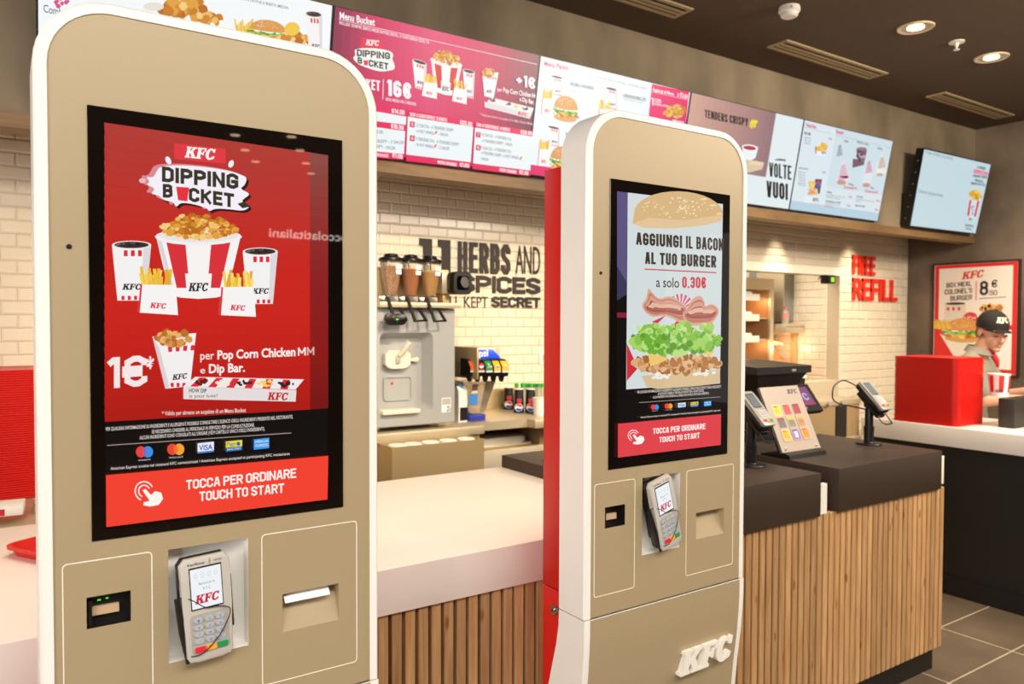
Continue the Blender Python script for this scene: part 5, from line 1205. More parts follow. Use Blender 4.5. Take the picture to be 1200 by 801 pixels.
# ------------------------------------------------------------------ left behind the counter: trays, cartons, scoop
t = thing('storage_shelf', 'pale low shelf unit behind white worktop at far left', 'shelf', (-.6, 3.5, 0))
B().box(-2.2, 1.1, 3.05, 4.07, .862, .899, .003).build('shelf_top', M['steel_light'], t)
B().box(-2.15, 1.05, 3.08, 4.07, 0, .8615).build('cabinet', M['steel'], t, smooth=0)
def tray_mesh(lx, ly, h):
    b = B(); r = .045; g0 = .022 if h > .015 else .006
    def lp(g, z, rr): return [(x, y, z) for x, y in rrect(-lx/2+g, lx/2-g, -ly/2+g, ly/2-g, rr, 6)]
    b.hull([lp(g0, 0, r-g0), lp(g0*.5, h*.75, r-g0*.5), lp(0, h*.85, r), lp(0, h+.003, r), lp(.008, h+.003, r-.006), lp(.024, .004, r-.022)], close=False)
    b.bm.faces.new([b.bm.verts.new(p) for p in lp(g0, 0, r-g0)[::-1]]); b.bm.faces.new([b.bm.verts.new(p) for p in lp(.024, .004, r-.022)])
    return b
def tray_stack(x, y, z, n, pitch, lx, ly, labels, group):
    o0 = None; R = random.Random(3)
    for i in range(n):
        if o0 is None: o = o0 = tray_mesh(lx, ly, pitch*.985-.003).build('serving_tray', M['tray_red'], weld=True)
        else: o = o0.copy(); COL.objects.link(o)
        o.location = (x+R.uniform(-.0012, .0012), y+R.uniform(-.0012, .0012), z+i*pitch)
        lab = labels[0] if i == 0 else labels[2] if i == n-1 else labels[1]
        tag(o, lab, 'tray', group)
p = at(20, 585, 2, .9); ztop = at(20, 434, 1, 3.5).z
tray_stack(.02, 3.70, .9, 56, (ztop-.9)/56, .40, .32, ('red plastic tray at the bottom of tall stack at far left edge', 'red plastic tray within tall stack behind white worktop, far left edge', 'topmost red plastic tray of tall stack at far left edge'), 'red trays stacked at the left')
tray_stack(4.82, 2.45, .9905, 48, (1.392-.9905)/48, .34, .40, ('bottom red tray of stack on the white pick-up counter', 'red tray within stack on the white pick-up counter beside black box', 'topmost red tray of stack on the white pick-up counter'), 'red trays stacked on the pick-up counter')
STR = mat('carton_white', '#f2ece4', .7); REDC = mat('carton_red', '#c4202a', .6)
labs = ['folded white carton with red checks, lower one of the flat pair at far left', 'folded white carton with red checks, upper one of the flat pair at far left']
for i, (z, ang) in enumerate(((.9, .05), (.932, -.08))):
    t = thing('folded_carton', labs[i], 'carton', (-.10+.03*i, 3.17+.01*i, z), 'folded cartons by red trays'); t.rotation_euler.z = ang
    B().box(-.16, .10+.05*i, -.07, .07, 0, .030, .004).build('carton', STR, t, local=True)
    b = B()
    for k in range(6): b.box(-.15+k*.045, -.128+k*.045, -.0715, -.0705, .004, .026)
    b.build('red_check_pattern', REDC, t, local=True, smooth=0)
t = thing('kraft_sheet', 'curved brown kraft paper liner lying on folded cartons at far left', 'paper', (-.06, 3.17, .963))
b = B(); b.hull([[(-.19+.05*k, .05, zz), (-.19+.05*k, -.06, zz), (-.19+.05*k, -.06, zz+.002), (-.19+.05*k, .05, zz+.002)] for k, zz in ((0, .001), (1, .010), (2, .014), (3, .012), (4, .004), (5, .001))]); b.build('sheet', mat('kraft_paper', '#c99a63', .8), t, local=True)
t = thing('small_box', 'small beige box beside folded cartons, partly behind nearest kiosk', 'box', (.16, 3.28, .9))
B().box(-.05, .09, -.04, .05, 0, .042, .003).build('box', mat('beige_card', '#c2a47c', .8), t, local=True)
B().box(-.05, .09, -.0415, -.0405, .030, .034).build('lid_seam', M['wood_trim'], t, local=True, smooth=0)
p = at(13.5, 651, 2, .9665)
t = tray_mesh(.34, .26, .026).build('serving_tray', M['tray_red'], weld=True); t.location = (p.x+.185, p.y-.01, .9665); t.rotation_euler.z = .55
tag(t, 'single red tray lying on white worktop, mostly behind nearest kiosk', 'tray')

# ------------------------------------------------------------------ on the dark counter blocks
def pole_reader(base, label_t, label_s, full=True):
    bx_, by_, bz_ = base
    t = thing('reader_stand', label_s, 'stand', (bx_, by_, bz_), 'card reader stands on the counter')
    B().lathe([(.058, 0), (.06, .003), (.058, .007), (.024, .009), (.0225, .012)], (bx_, by_, bz_), 28).build('base_disc', M['black'], t)
    B().lathe([(.0225, .0125), (.0225, .06), (.0235, .0605), (.0235, .085), (.019, .0855), (.019, .165), (.015, .18)], (bx_, by_, bz_), 20).build('pole', M['black'], t)
    c = Vector((bx_+.005, by_, bz_+.21)); up = Vector((0, .70, .714)).normalized(); out = Vector((0, -.714, .70)).normalized(); rt = Vector((1, 0, 0))
    B().prism([(by_-.05, bz_+.13), (by_+.05, bz_+.235), (by_+.04, bz_+.247), (by_-.062, bz_+.142)], 'x', bx_-.026, bx_+.032).box(bx_-.016, bx_+.018, by_-.018, by_+.018, bz_+.176, bz_+.2).build('cradle', M['black'], t)
    o = c+out*.028
    tt = terminal(label_t, o, rt, up, out, 'card terminals on counter stands', False, False, .078, .175, KEYL)
    e = o-up*.075-out*.02
    B().tube([e+Vector((-.028, .01, -.01)), e+Vector((-.028, -.02, -.05)), e+Vector((-.016, -.035, -.058)), e+Vector((.03, -.035, -.056)), e+Vector((.036, -.028, -.05)), e+Vector((.034, .005, -.008))], .0032, 8).build('wire_handle', M['black'], t)
    return t, o, up
b2 = at(1018, 520, 2, 1.0205); s2, o2, u2 = pole_reader((b2.x, b2.y, 1.021), 'card terminal on farthest pole stand with cable, near red tray stack', 'farthest black pole stand with looping cable, near red tray stack')
b1 = at(880, 545, 2, 1.017); pole_reader((b1.x, b1.y, 1.017), 'card terminal on pole stand beside sauce display, half hidden by kiosk', 'black pole stand half hidden by kiosk edge, beside sauce display')
pts = [(1003.4, 452), (996, 448), (989, 445.5), (982, 448), (977, 453), (975.4, 462), (976.5, 468), (980.6, 471.5), (986, 474), (993, 475), (1004, 477), (1014.5, 479.5)]
B().tube(smooth_path([at(px, py, 1, b2.y+.03-.001*i) for i, (px, py) in enumerate(pts)]), .003, 8).build('cable', M['black'], s2)
p = at(640, 541, 2, 1.017)
t = thing('reader_stand', 'black base disc of a pole stand hidden behind kiosk, on near dark block', 'stand', (p.x+.05, p.y, 1.017), 'card reader stands on the counter')
B().lathe([(.058, 0), (.06, .003), (.058, .007), (.024, .009), (.0225, .012)], tuple(t.location), 28).build('base_disc', M['black'], t)
B().lathe([(.0225, .0125), (.0225, .085), (.019, .0855), (.019, .165)], tuple(t.location), 20).build('pole', M['black'], t)
# sauce display board
PB, PA = at(961, 525, 2, 1.04), at(919, 532, 2, 1.04); PT = at(933, 451, 0, PB.x)
yb_ = (PA.y+PB.y)/2; zb_ = 1.04; dy, dz = PT.y-PB.y, PT.z-1.04; xl, xr = PA.x, PB.x
t = thing('sauce_display', 'leaning grey board of nine sauce pictures on black foot', 'counter display', ((xl+xr)/2, yb_+.04, 1.0205))
nn = Vector((0, -dz, dy)).normalized(); E_ = lambda u, w, d=0: Vector((xl+(xr-xl)*u, yb_+dy*w, zb_+dz*w))+nn*d
bd = B().hull([[E_(0, 0, -.004), E_(1, 0, -.004), E_(1, 1, -.004), E_(0, 1, -.004)], [E_(0, 0), E_(1, 0), E_(1, 1), E_(0, 1)]]).build('board', mat('board_grey', '#b5a698', .35), t, smooth=0)
B().hull([[E_(-.03, .01, -.0045), E_(.97, .01, -.0045), E_(.97, 1.0, -.0045), E_(-.03, 1.0, -.0045)], [E_(-.03, .01, -.016), E_(.97, .01, -.016), E_(.97, 1.0, -.016), E_(-.03, 1.0, -.016)]]).build('backing', M['black'], t, smooth=0)
B().prism([(yb_-.035, 1.021), (yb_+.12, 1.021), (yb_+.12, 1.027), (yb_+.02, 1.05), (yb_-.02, 1.038), (yb_-.03, 1.038)], 'x', xl+.0, xr-.01, .002).build('foot', M['black'], t)
for u in (.1, .9): B().ell(tuple(E_(u, .06, .002)), (.006, .004, .006), 12).build('screw_cap', M['chrome'], bd)
a = Art(lambda u, w: E_(u, w), nn, 4e-5, .0005)
a.kfc((.66, .875), (.94, .875), .07, '#3a302a')
cc = [['#e6c62c', '#d8444a', '#9c2f38'], ['#6e6a66', '#8a8272', '#b4875a'], ['#eeb02e', '#8a68b4', '#f08a38']]
for r in range(3):
    for c in range(3):
        x0_, y0_ = .15+c*.25, .56-r*.19+.0
        a.rect(x0_-.012, y0_-.008, x0_+.192, y0_+.163, '#e6cfb4' if cc[r][c][1] in 'edf' else '#c8b8a8'); a.rect(x0_, y0_, x0_+.18, y0_+.155, cc[r][c]); a.rect(x0_+.02, y0_+.125, x0_+.12, y0_+.14, '#5a3a20'); a.rect(x0_+.02, y0_+.02, x0_+.15, y0_+.04, cc[r][c])
        if r == 1: a.rect(x0_, y0_+.11, x0_+.18, y0_+.155, ['#8a3a30', '#c8b040', '#d0a068'][c])
        if (r, c) == (2, 1): a.rect(x0_+.05, y0_+.03, x0_+.13, y0_+.12, '#efe8f4')
        for k in range(3): a.rect(x0_+.03, y0_+.05+k*.022, x0_+.14-.02*k, y0_+.056+k*.022, '#6a4a30')
a.build('printed_pattern', M['print'], bd)
# till with customer display
TRp = at(946.4, 449, 1, 2.5); BRp = at(966, 480, 0, TRp.x); TLp = Vector((TRp.x-.30, TRp.y, TRp.z)); up = TRp-BRp; nn2 = Vector((0, -up.z, up.y)).normalized()
G_ = lambda u, w, d=0: Vector((TRp.x-.30+.30*u, BRp.y+up.y*w, BRp.z+up.z*w))+nn2*d
t = thing('till', 'black till with purple customer screen behind the sauce display', 'till', (TRp.x-.2, 2.3, 1.0205))
cd = B().hull([[G_(0, 0, -.03), G_(1, 0, -.03), G_(1, 1, -.03), G_(0, 1, -.03)], [G_(0, 0, -.004), G_(1, 0, -.004), G_(1, 1, -.004), G_(0, 1, -.004)], [G_(.02, .03), G_(.98, .03), G_(.98, .97), G_(.02, .97)]]).build('customer_display', M['dark_plastic'], t, smooth=0)
a = Art(lambda u, w: G_(u, w), nn2, 4e-5, .0004); a.rect(.1, .22, .88, .88, '#8a4a78'); a.rect(.1, .22, .88, .3, '#a8406c'); a.text('KFC', (.36, .4), (.78, .4), .26, '#c8c4e8', .035); a.kfc((.4, .09), (.6, .09), .07, '#c9c0b8')
a.build('customer_picture', M['board'], cd)
# main monitor seen from its back
q = at(923, 424, 1, 2.5); zq = q.z
b = B(); xw = q.x
b.hull([[(xw-.42, 2.36, zq-.01), (xw, 2.36, zq-.01), (xw, 2.36, zq-.045), (xw-.42, 2.36, zq-.045)], [(xw-.42, 2.70, zq+.01), (xw, 2.70, zq+.01), (xw, 2.70, zq-.03), (xw-.42, 2.70, zq-.03)]])
b.build('touch_monitor', M['dark_plastic'], t, smooth=0)
B().hull([[(xw-.40, 2.37, zq-.046), (xw-.02, 2.37, zq-.046), (xw-.02, 2.62, zq-.036), (xw-.40, 2.62, zq-.036)], [(xw-.34, 2.42, zq-.19), (xw-.14, 2.42, zq-.19), (xw-.14, 2.54, zq-.19), (xw-.34, 2.54, zq-.19)]]).build('rear_housing', M['dark_plastic'], t, smooth=0)
B().box(xw-.16, xw-.13, 2.355, 2.3595, zq-.034, zq-.024).build('maker_badge', M['silver'], t, smooth=0)
B().box(xw-.30, xw-.16, 2.43, 2.53, 1.058, zq-.1905, .006).build('column', M['dark_plastic'], t)
B().box(xw-.36, xw-.02, 2.425, 2.66, .8475, 1.057, .008).build('base', M['dark_plastic'], t)
B().hull([[(TRp.x-.2, 2.42, 1.2), (TRp.x-.14, 2.42, 1.2), (TRp.x-.14, 2.46, 1.2), (TRp.x-.2, 2.46, 1.2)], [(TRp.x-.2, 2.44, BRp.z+.03), (TRp.x-.14, 2.44, BRp.z+.03), (TRp.x-.14, 2.48, BRp.z+.03), (TRp.x-.2, 2.48, BRp.z+.03)]]).build('display_arm', M['dark_plastic'], t, smooth=0)
q = at(932, 441, 1, 2.62)
t = thing('sauce_tub', 'round tub with pale lid behind the till', 'tub', (q.x, 2.95, 1.1105)); q = at(932, 440, 1, 2.95)
B().lathe([(.05, 0), (.058, .16), (.06, q.z-1.1105-.012)], (q.x, 2.95, 1.1105), 20).build('tub', M['black'], t)
B().lathe([(.066, q.z-1.11-.012), (.068, q.z-1.1105), (.05, q.z-1.1105+.012)], (q.x, 2.95, 1.1105), 20).build('lid', CREAM, t)
t2 = thing('side_cabinet', 'steel cabinet behind the tills, under the kitchen pass', 'cabinet', (4.6, 3.2, 0))
q0, q1 = at(940, 462, 1, 3.0), at(984, 470, 1, 3.0)
B().box(3.7, q1.x, 2.86, 3.42, 0, 1.079).build('cabinet', M['steel'], t2, smooth=0)
B().box(3.69, q1.x+.005, 2.85, 3.43, 1.0795, 1.11, .003).build('worktop', M['steel_top'], t2)
B().box(q1.x-.26, q1.x-.15, 2.852, 2.8595, .55, 1.07).build('dark_slot', M['backing'], t2, smooth=0)
B().box(3.7, q1.x-.02, 2.83, 2.8515, .84, .872, .004).build('rail', M['steel_top'], t2)
for k in range(3): B().lathe([(.014, 0), (.014, .02)], (0, 0, 0), 12).xf(Matrix.Translation((q1.x-.5+.14*k, 2.8495, 1.095)) @ Matrix.Rotation(PI/2, 4, 'X')).build('knob', M['silver'], t2)

# ------------------------------------------------------------------ kitchen seen through the pass
DKS = mat('warm_dark_steel', '#6d5a44', .4, .5)
KY = 4.55; kf = lambda px, py: pt(px, py, KY)
hx1 = kf(907, 340).x; hz0, hz1 = 1.081, kf(890, 326).z
t = thing('hot_cabinet', 'tall warm lit steel hot cabinet with shelves, seen through kitchen pass', 'hot cabinet', (hx1-.4, KY+.25, OPZ0))
b = B(); hx0 = hx1-.85
b.box(hx1-.05, hx1, KY, KY+.5, hz0, hz1).box(hx0, hx0+.05, KY, KY+.5, hz0, hz1).box(hx0+.0505, hx1-.0505, KY+.47, KY+.5, hz0, hz1).box(hx0+.0505, hx1-.0505, KY, KY+.469, hz1-.1, hz1).box(hx0+.0505, hx1-.0505, KY, KY+.469, hz0, hz0+.06)
b.build('frame', M['steel_light'], t, smooth=0)
B().box(hx1-.0515, hx1-.0507, KY+.02, KY+.46, hz0+.07, hz1-.11).build('warm_lining', mat('copper_lining', '#b98a5c', .45, .4), t, smooth=0)
HL = mat('heat_lamp', '#ffb870', .4, emit=3)
for i, py in enumerate((345, 369, 394)):
    z = kf(890, py+3).z
    sh = B().box(hx0+.052, hx1-.0525, KY+.03, KY+.45, z-.012, z).build('rack_shelf', M['steel_light'], t, smooth=0)
    B().box(hx0+.1, hx1-.25, KY+.04, KY+.3, z+.001, z+.055, .012).build('food_box', M['paper'], sh)
    B().box(hx0+.1, hx1-.17, KY+.025, KY+.029, z-.03, z+.03).build('price_rail', M['white_plastic'], sh, smooth=0)
    B().tube([(hx1-.28, KY+.25, z+.19), (hx1-.12, KY+.25, z+.19)], .012, 8).build('heat_lamp', HL, sh)
lamp('hot_cabinet_glow', 'POINT', (hx1-.2, KY+.15, hz1-.2), 1.6, (1, .62, .34), size=.05)
lamp('hot_cabinet_glow', 'POINT', (hx1-.2, KY+.15, hz0+.3), 1.2, (1, .62, .34), size=.05)
B().box(hx0, hx1, KY+.05, KY+.45, 0, hz0-.001).build('pedestal', M['steel'], t, smooth=0)
t = thing('wall_cupboard', 'grey steel cupboard hung beside the hot cabinet in the kitchen', 'cupboard', (hx1+.17, KY+.2, 1.6))
q0, q1 = kf(921, 376), kf(937, 318)
B().box(hx1+.14, OPX1-.002, KY, KY+.4, q0.z, 2.12, .004).build('body', mat('blue_grey_steel', '#8d8c86', .4, .3), t)
B().box(hx1+.13, hx1+.1385, KY-.01, KY+.3, q0.z-.01, 2.12).build('side_strip', M['steel_light'], t, smooth=0)
q2, q3 = kf(912, 390), kf(941, 378)
t = thing('steel_ledge', 'steel ledge under the grey cupboard in the kitchen', 'shelf', (hx1+.2, KY+.1, q2.z))
B().box(hx1+.02, OPX1-.002, KY-.12, KY+.2, q2.z, q2.z+.085, .004).build('ledge', M['steel_light'], t)
B().box(hx1+.03, OPX1-.01, KY-.1215, KY-.1205, q2.z+.056, q2.z+.062).build('seam', DKS, t, smooth=0)
B().box(OPX1-.05, OPX1-.012, KY-.05, KY+.0, OPZ0-.06, q2.z-.001).build('post', M['steel'], t, smooth=0)
t = thing('soap_bottle', 'small bottle with pink label on the ledge in the kitchen', 'bottle', (hx1+.09, KY-.06, q2.z+.0855))
B().lathe([(.03, 0), (.032, .01), (.032, .1), (.014, .125), (.014, .14)], tuple(t.location), 16).build('bottle', mat('frosted_bottle', '#c9c4b6', .2, trans=.4), t)
B().lathe([(.0325, .05), (.0325, .095)], tuple(t.location), 16, cap=False).build('label', mat('pink_label', '#d8847c', .6), t)
B().lathe([(.015, .1405), (.016, .16), (.008, .165)], tuple(t.location), 12).build('cap', mat('pink_cap', '#c8685e', .4), t)
t = thing('fry_station', 'copper coloured fry station glowing under heat lamps in the kitchen', 'fry station', (hx1+.2, KY+.2, 1.0))
q4, q5 = kf(911, 436), kf(933, 404)
B().hull([[(hx1+.02, KY-.02, 1.081), (hx1+.25, KY-.02, 1.081), (hx1+.25, KY+.3, 1.081), (hx1+.02, KY+.3, 1.081)], [(hx1+.02, KY+.20, q5.z), (hx1+.25, KY+.20, q5.z), (hx1+.25, KY+.3, q5.z), (hx1+.02, KY+.3, q5.z)]]).build('chute', mat('copper_plate', '#e0a268', .3, .6), t, smooth=0)
B().tube([(hx1+.07, KY+.02, q5.z+.01), (hx1+.10, KY+.14, q5.z+.03)], .008, 8).build('heat_lamp', HL, t)
B().tube([(hx1+.16, KY+.02, q5.z+.01), (hx1+.19, KY+.14, q5.z+.03)], .008, 8).build('heat_lamp', HL, t)
B().box(hx1+.02, hx1+.25, KY-.02, KY+.3, 0, 1.080).build('pedestal', M['steel'], t, smooth=0)
lamp('fry_glow', 'POINT', (hx1+.13, KY-.06, q5.z-.03), 1.6, (1, .66, .4), size=.04)
q = at(977, 326, 1, WALL_Y-.05)
t = thing('light_sensor', 'small black device with green light under the pass lintel', 'sensor', (q.x, WALL_Y-.02, q.z))
B().box(q.x-.045, q.x+.055, WALL_Y-.03, WALL_Y+.05, OPZ1-.075, OPZ1-.0005, .004).build('case', M['black'], t)
B().box(q.x-.01, q.x+.04, WALL_Y-.0315, WALL_Y-.0305, OPZ1-.06, OPZ1-.02).build('green_light', mat('green_light', '#7fc02c', .4, emit=.8), t, smooth=0)
B().tube([(q.x-.046, WALL_Y, OPZ1-.03), (q.x-.13, WALL_Y, OPZ1-.018), (q.x-.15, WALL_Y, OPZ1-.045)], .004, 6).build('lead', M['black'], t)

# ------------------------------------------------------------------ ceiling fittings
def vent(x0, x1, label):
    t = thing('air_vent', label, 'air vent', ((x0+x1)/2, 3.11, CEIL), 'linear vents along the ceiling')
    B().box(x0+.012, x1-.012, 3.053, 3.167, CEIL-.004, CEIL-.0005).build('dark_slots', M['backing'], t, smooth=0)
    o0 = [(x0, 3.035), (x1, 3.035), (x1, 3.185), (x0, 3.185)]; i0 = [(x0+.02, 3.06), (x1-.02, 3.06), (x1-.02, 3.16), (x0+.02, 3.16)]
    L2 = lambda p, z: [(a_, b_, z) for a_, b_ in p]
    B().hull([L2(o0, CEIL-.0005), L2(o0, CEIL-.010), L2(i0, CEIL-.010), L2(i0, CEIL-.0045)], close=False).build('frame', M['vent'], t, smooth=0)
    for y in (3.087, 3.121):
        B().box(x0+.02, x1-.02, y, y+.020, CEIL-.010, CEIL-.0045).build('blade', M['vent'], t, smooth=0)
vent(2.13, 3.263, 'slatted ceiling vent nearest, cut off by top of photo'); vent(4.09, 5.22, 'slatted ceiling vent in the middle of the three, above dessert menu'); vent(6.0, 7.13, 'slatted ceiling vent farthest away, above the tilted monitor')
RING = mat('lamp_ring', '#d9c7a8', .4); BULB = mat('lit_bulb', '#ffe2b4', .4, emit=9); REFL = mat('lamp_reflector', '#e0cdb0', .25, .4)
def downlight(x, y, label, group, power=0):
    t = thing('downlight', label, 'ceiling light', (x, y, CEIL), group)
    B().lathe([(.078, -.004), (.098, -.008), (.102, -.004), (.102, -.0005)], (x, y, CEIL), 32, cap=False).build('ring', RING, t)
    B().lathe([(.078, -.0035), (.06, -.002), (.045, -.001)], (x, y, CEIL), 32, cap=False).build('reflector', REFL, t)
    B().lathe([(.0455, -.0055), (.042, -.0045), (.03, -.0035), (.001, -.003)], (x, y, CEIL), 24, cap=False).build('bulb', BULB, t)
    if power: lamp('downlight_beam', 'SPOT', (x, y, CEIL-.03), power, (1, .84, .62), size=.05, angle=1.3, blend=.8)
downlight(4.555, 2.485, 'lit recessed ceiling light nearer of the two, left of the sprinkler', 'lit downlights over the counter', 75)
downlight(5.476, 2.478, 'lit recessed ceiling light farther away, right of the sprinkler', 'lit downlights over the counter', 75)
for x, y in ((2.16, -5.23), (2.41, -5.75), (2.63, -4.92), (2.9, -5.52), (3.15, -6.07), (1.91, -4.63), (2.37, -4.39), (8.84, -5.51), (8.41, -4.7), (8.95, -5.01), (9.74, -5.57)):
    downlight(x, y, 'recessed hall ceiling light seen only as a reflection in the kiosk screens', 'hall downlights mirrored in the screens')
t = thing('smoke_detector', 'white round smoke detector on the dark ceiling at top edge', 'smoke detector', (3.685, 2.722, CEIL))
B().lathe([(.055, -.0005), (.058, -.012), (.058, -.028), (.048, -.034), (.046, -.05), (.036, -.058)], (3.685, 2.722, CEIL), 28).build('body', M['white_plastic'], t)
q = (3.685-.033, 2.722-.044); B().box(q[0]-.012, q[0]+.012, q[1]-.004, q[1]+.004, CEIL-.026, CEIL-.016).build('label_plate', M['silver'], t, smooth=0)
t = thing('sprinkler', 'small white sprinkler head on ceiling between two lit downlights', 'sprinkler', (4.999, 2.467, CEIL))
B().lathe([(.045, -.0005), (.045, -.006), (.012, -.009), (.010, -.03), (.006, -.032)], (4.999, 2.467, CEIL), 24).build('cup', M['white_plastic'], t)
B().lathe([(.005, -.0325), (.005, -.046), (.018, -.048), (.018, -.051)], (4.999, 2.467, CEIL), 16).build('deflector', M['white_plastic'], t)
# lit sign across the hall, mirrored in the nearer screen
t = thing('shop_sign', 'white lit shop sign across the hall, mirrored in nearest kiosk screen', 'sign', (3.1, -6, 2.6))
vs, fs = glyphs('cioccolatitaliani', .01); b = B(); V = [b.bm.verts.new((3.70-1.07*u, -6, 2.56+.10*v)) for u, v in vs]
for f_ in fs: b.bm.faces.new([V[i] for i in f_])
b.build('lettering', mat('sign_white', '#fff6ea', .5, emit=9), t, smooth=0)
B().box(2.4, 3.95, -6.06, -6.02, 2.45, 2.78).build('sign_board', M['black'], t, smooth=0)
for x in (2.6, 3.75): B().box(x, x+.02, -6.05, -6.03, 2.7805, CEIL-.001).build('hanger', M['black'], t, smooth=0)

# ------------------------------------------------------------------ poster on the right wall
PX = WALL_X-.02; pw = lambda px, py: at(px, py, 0, PX)
yl, yr, zt_, zb_ = pw(1093.4, 309.7).y, pw(1196.5, 301.7).y, pw(1145, 306).z, pw(1193.6, 442).z
t = thing('wall_poster', 'red framed burger poster with price on wall behind the worker', 'poster', (WALL_X, (yl+yr)/2, zb_))
b = B(); L3 = lambda e, x: [(x, yl-e, zb_+e), (x, yr+e, zb_+e), (x, yr+e, zt_-e), (x, yl-e, zt_-e)]
b.hull([L3(0, WALL_X-.0005), L3(0, PX-.006), L3(.018, PX-.006), L3(.018, PX+.002)], close=False); b.build('frame', mat('dark_frame', '#3a1c18', .4), t, smooth=0)
sheet = B().box(PX, WALL_X-.001, yr+.015, yl-.015, zb_+.015, zt_-.015).build('sheet', M['paper'], t, smooth=0)
a = Art(lambda u, v: Vector((PX, yl+(yr-yl)*u, zb_+(zt_-zb_)*v)), (-1, 0, 0), 5e-5, .0006)
a.asp = abs(yr-yl)/(zt_-zb_); RP = '#dc2a22'
a.rect(.03, .02, .97, .98, RP); a.rect(.08, .06, .92, .95, '#f1e6d8'); a.rect(.62, .06, .92, .42, '#fbf8f0')
a.poly([(.03, .40), (.12, .40), (.30, .18), (.44, .06), (.03, .06)], RP); a.poly([(.1, .36), (.16, .34), (.46, .1), (.34, .08)], '#f1e6d8'); a.rect(.84, .40, .97, .44, RP)
a.kfc((.35, .845), (.61, .86), .065, RP)
a.text('BOX MEAL', (.17, .775), (.465, .785), .045, '#38302a', .05); a.text("COLONEL'S", (.15, .715), (.475, .725), .045, '#38302a', .05); a.text('BURGER', (.22, .655), (.475, .665), .045, '#38302a', .05)
a.rect(.51, .66, .53, .825, '#e8a0a0'); a.text('8', (.56, .70), (.655, .70), .125, '#2c2622', .05); a.text('€', (.69, .765), (.755, .768), .065, '#2c2622', .045); a.text('.50', (.66, .70), (.755, .70), .04, '#2c2622', .04); a.line((.555, .672), (.85, .682), .006, '#6a5a50')
a.poly([(.13, .40), (.16, .635), (.40, .625), (.42, .40)], '#e2d6c8'); a.ell(.28, .632, .12, .012, '#3a2c26'); [a.rect(.18+k*.065, .57, .21+k*.065, .60, RP) for k in range(3)]
a.ell(.46, .50, .085, .055, '#d83a3a'); a.text('NEW', (.39, .485), (.53, .492), .03, '#f6e6e0', .04)
a.poly([(.62, .43), (.60, .56), (.84, .57), (.86, .43)], '#f1e8e0'); [a.rect(.66+k*.05, .50, .69+k*.05, .53, RP) for k in range(3)]; a.crisp(.70, .58, .12, .03, 30, ['#d8964a', '#c47c34', '#e8b26a'], (.02, .04), 5, .8)
a.poly([(.02, .44), (.12, .40), (.55, .36), (.6, .42), (.3, .47)], '#f0b84a'); pic_burger(a, (.12, .29), (.62, .28), (.14, .51), 95)
for k in range(8): a.poly([(.02+k*.03, .40), (.05+k*.03, .41), (.02+k*.025, .49), (.0+k*.028, .48)], ['#f2c850', '#e8b43c'][k % 2])
a.build('poster_print', M['print'], sheet)

# ------------------------------------------------------------------ on the pick-up counter
q0 = at(1169, 500, 2, .9905)
t = thing('bucket_dispenser', 'dark grey box on white pick-up counter, right of the tray stack', 'box', (q0.x+.2, q0.y+.14, .9905))
zt2 = at(1169, 466, 0, q0.x).z
B().box(q0.x, q0.x+.42, q0.y, q0.y+.09, .9905, zt2, .006).build('case', mat('dark_grey_box', '#2b2621', .5), t)
t.location.y = q0.y+.05
for c_ in t.children: c_.location.y -= .0
q = at(1166.5, 466, 0, q0.x+.1); bw = .075
t = thing('chicken_bucket', 'red and white striped paper bucket on dark box, before the worker', 'bucket', (q0.x+.115, q0.y+.045, zt2+.0005))
c0_ = (q0.x+.115, q0.y+.045, zt2+.0005); H = at(1166, 438, 1, c0_[1]).z-c0_[2]
bk = B().lathe([(.046, 0), (.057, H-.006), (.059, H-.003), (.061, H), (.056, H)], c0_, 28).build('bucket', M['paper'], t)
for k in range(6):
    a0 = 2*PI*k/6+.62; b = B(); st = []
    b.hull([[(c0_[0]+r_*math.cos(a0+w_), c0_[1]+r_*math.sin(a0+w_), c0_[2]+z_) for w_ in (-.25, -.12, 0, .12, .25)]+[(c0_[0]+(r_-.004)*math.cos(a0+w_), c0_[1]+(r_-.004)*math.sin(a0+w_), c0_[2]+z_) for w_ in (.25, 0, -.25)] for r_, z_ in ((.0492, H*.2), (.0576, H*.93))])
    b.build('red_stripe', mat('stripe_red', '#d42a28', .6), bk)
dv = Vector((-c0_[0], -c0_[1], 0)).normalized(); rv = Vector((-dv.y, dv.x, 0))
a = Art(lambda u, w: Vector(c0_)+dv*.0505+rv*u+Vector((0, 0, w)), dv, 5e-5, .0008); a.kfc((-.02, .028), (.02, .028), .016, '#3a302a'); a.build('bucket_lettering', M['print'], bk)

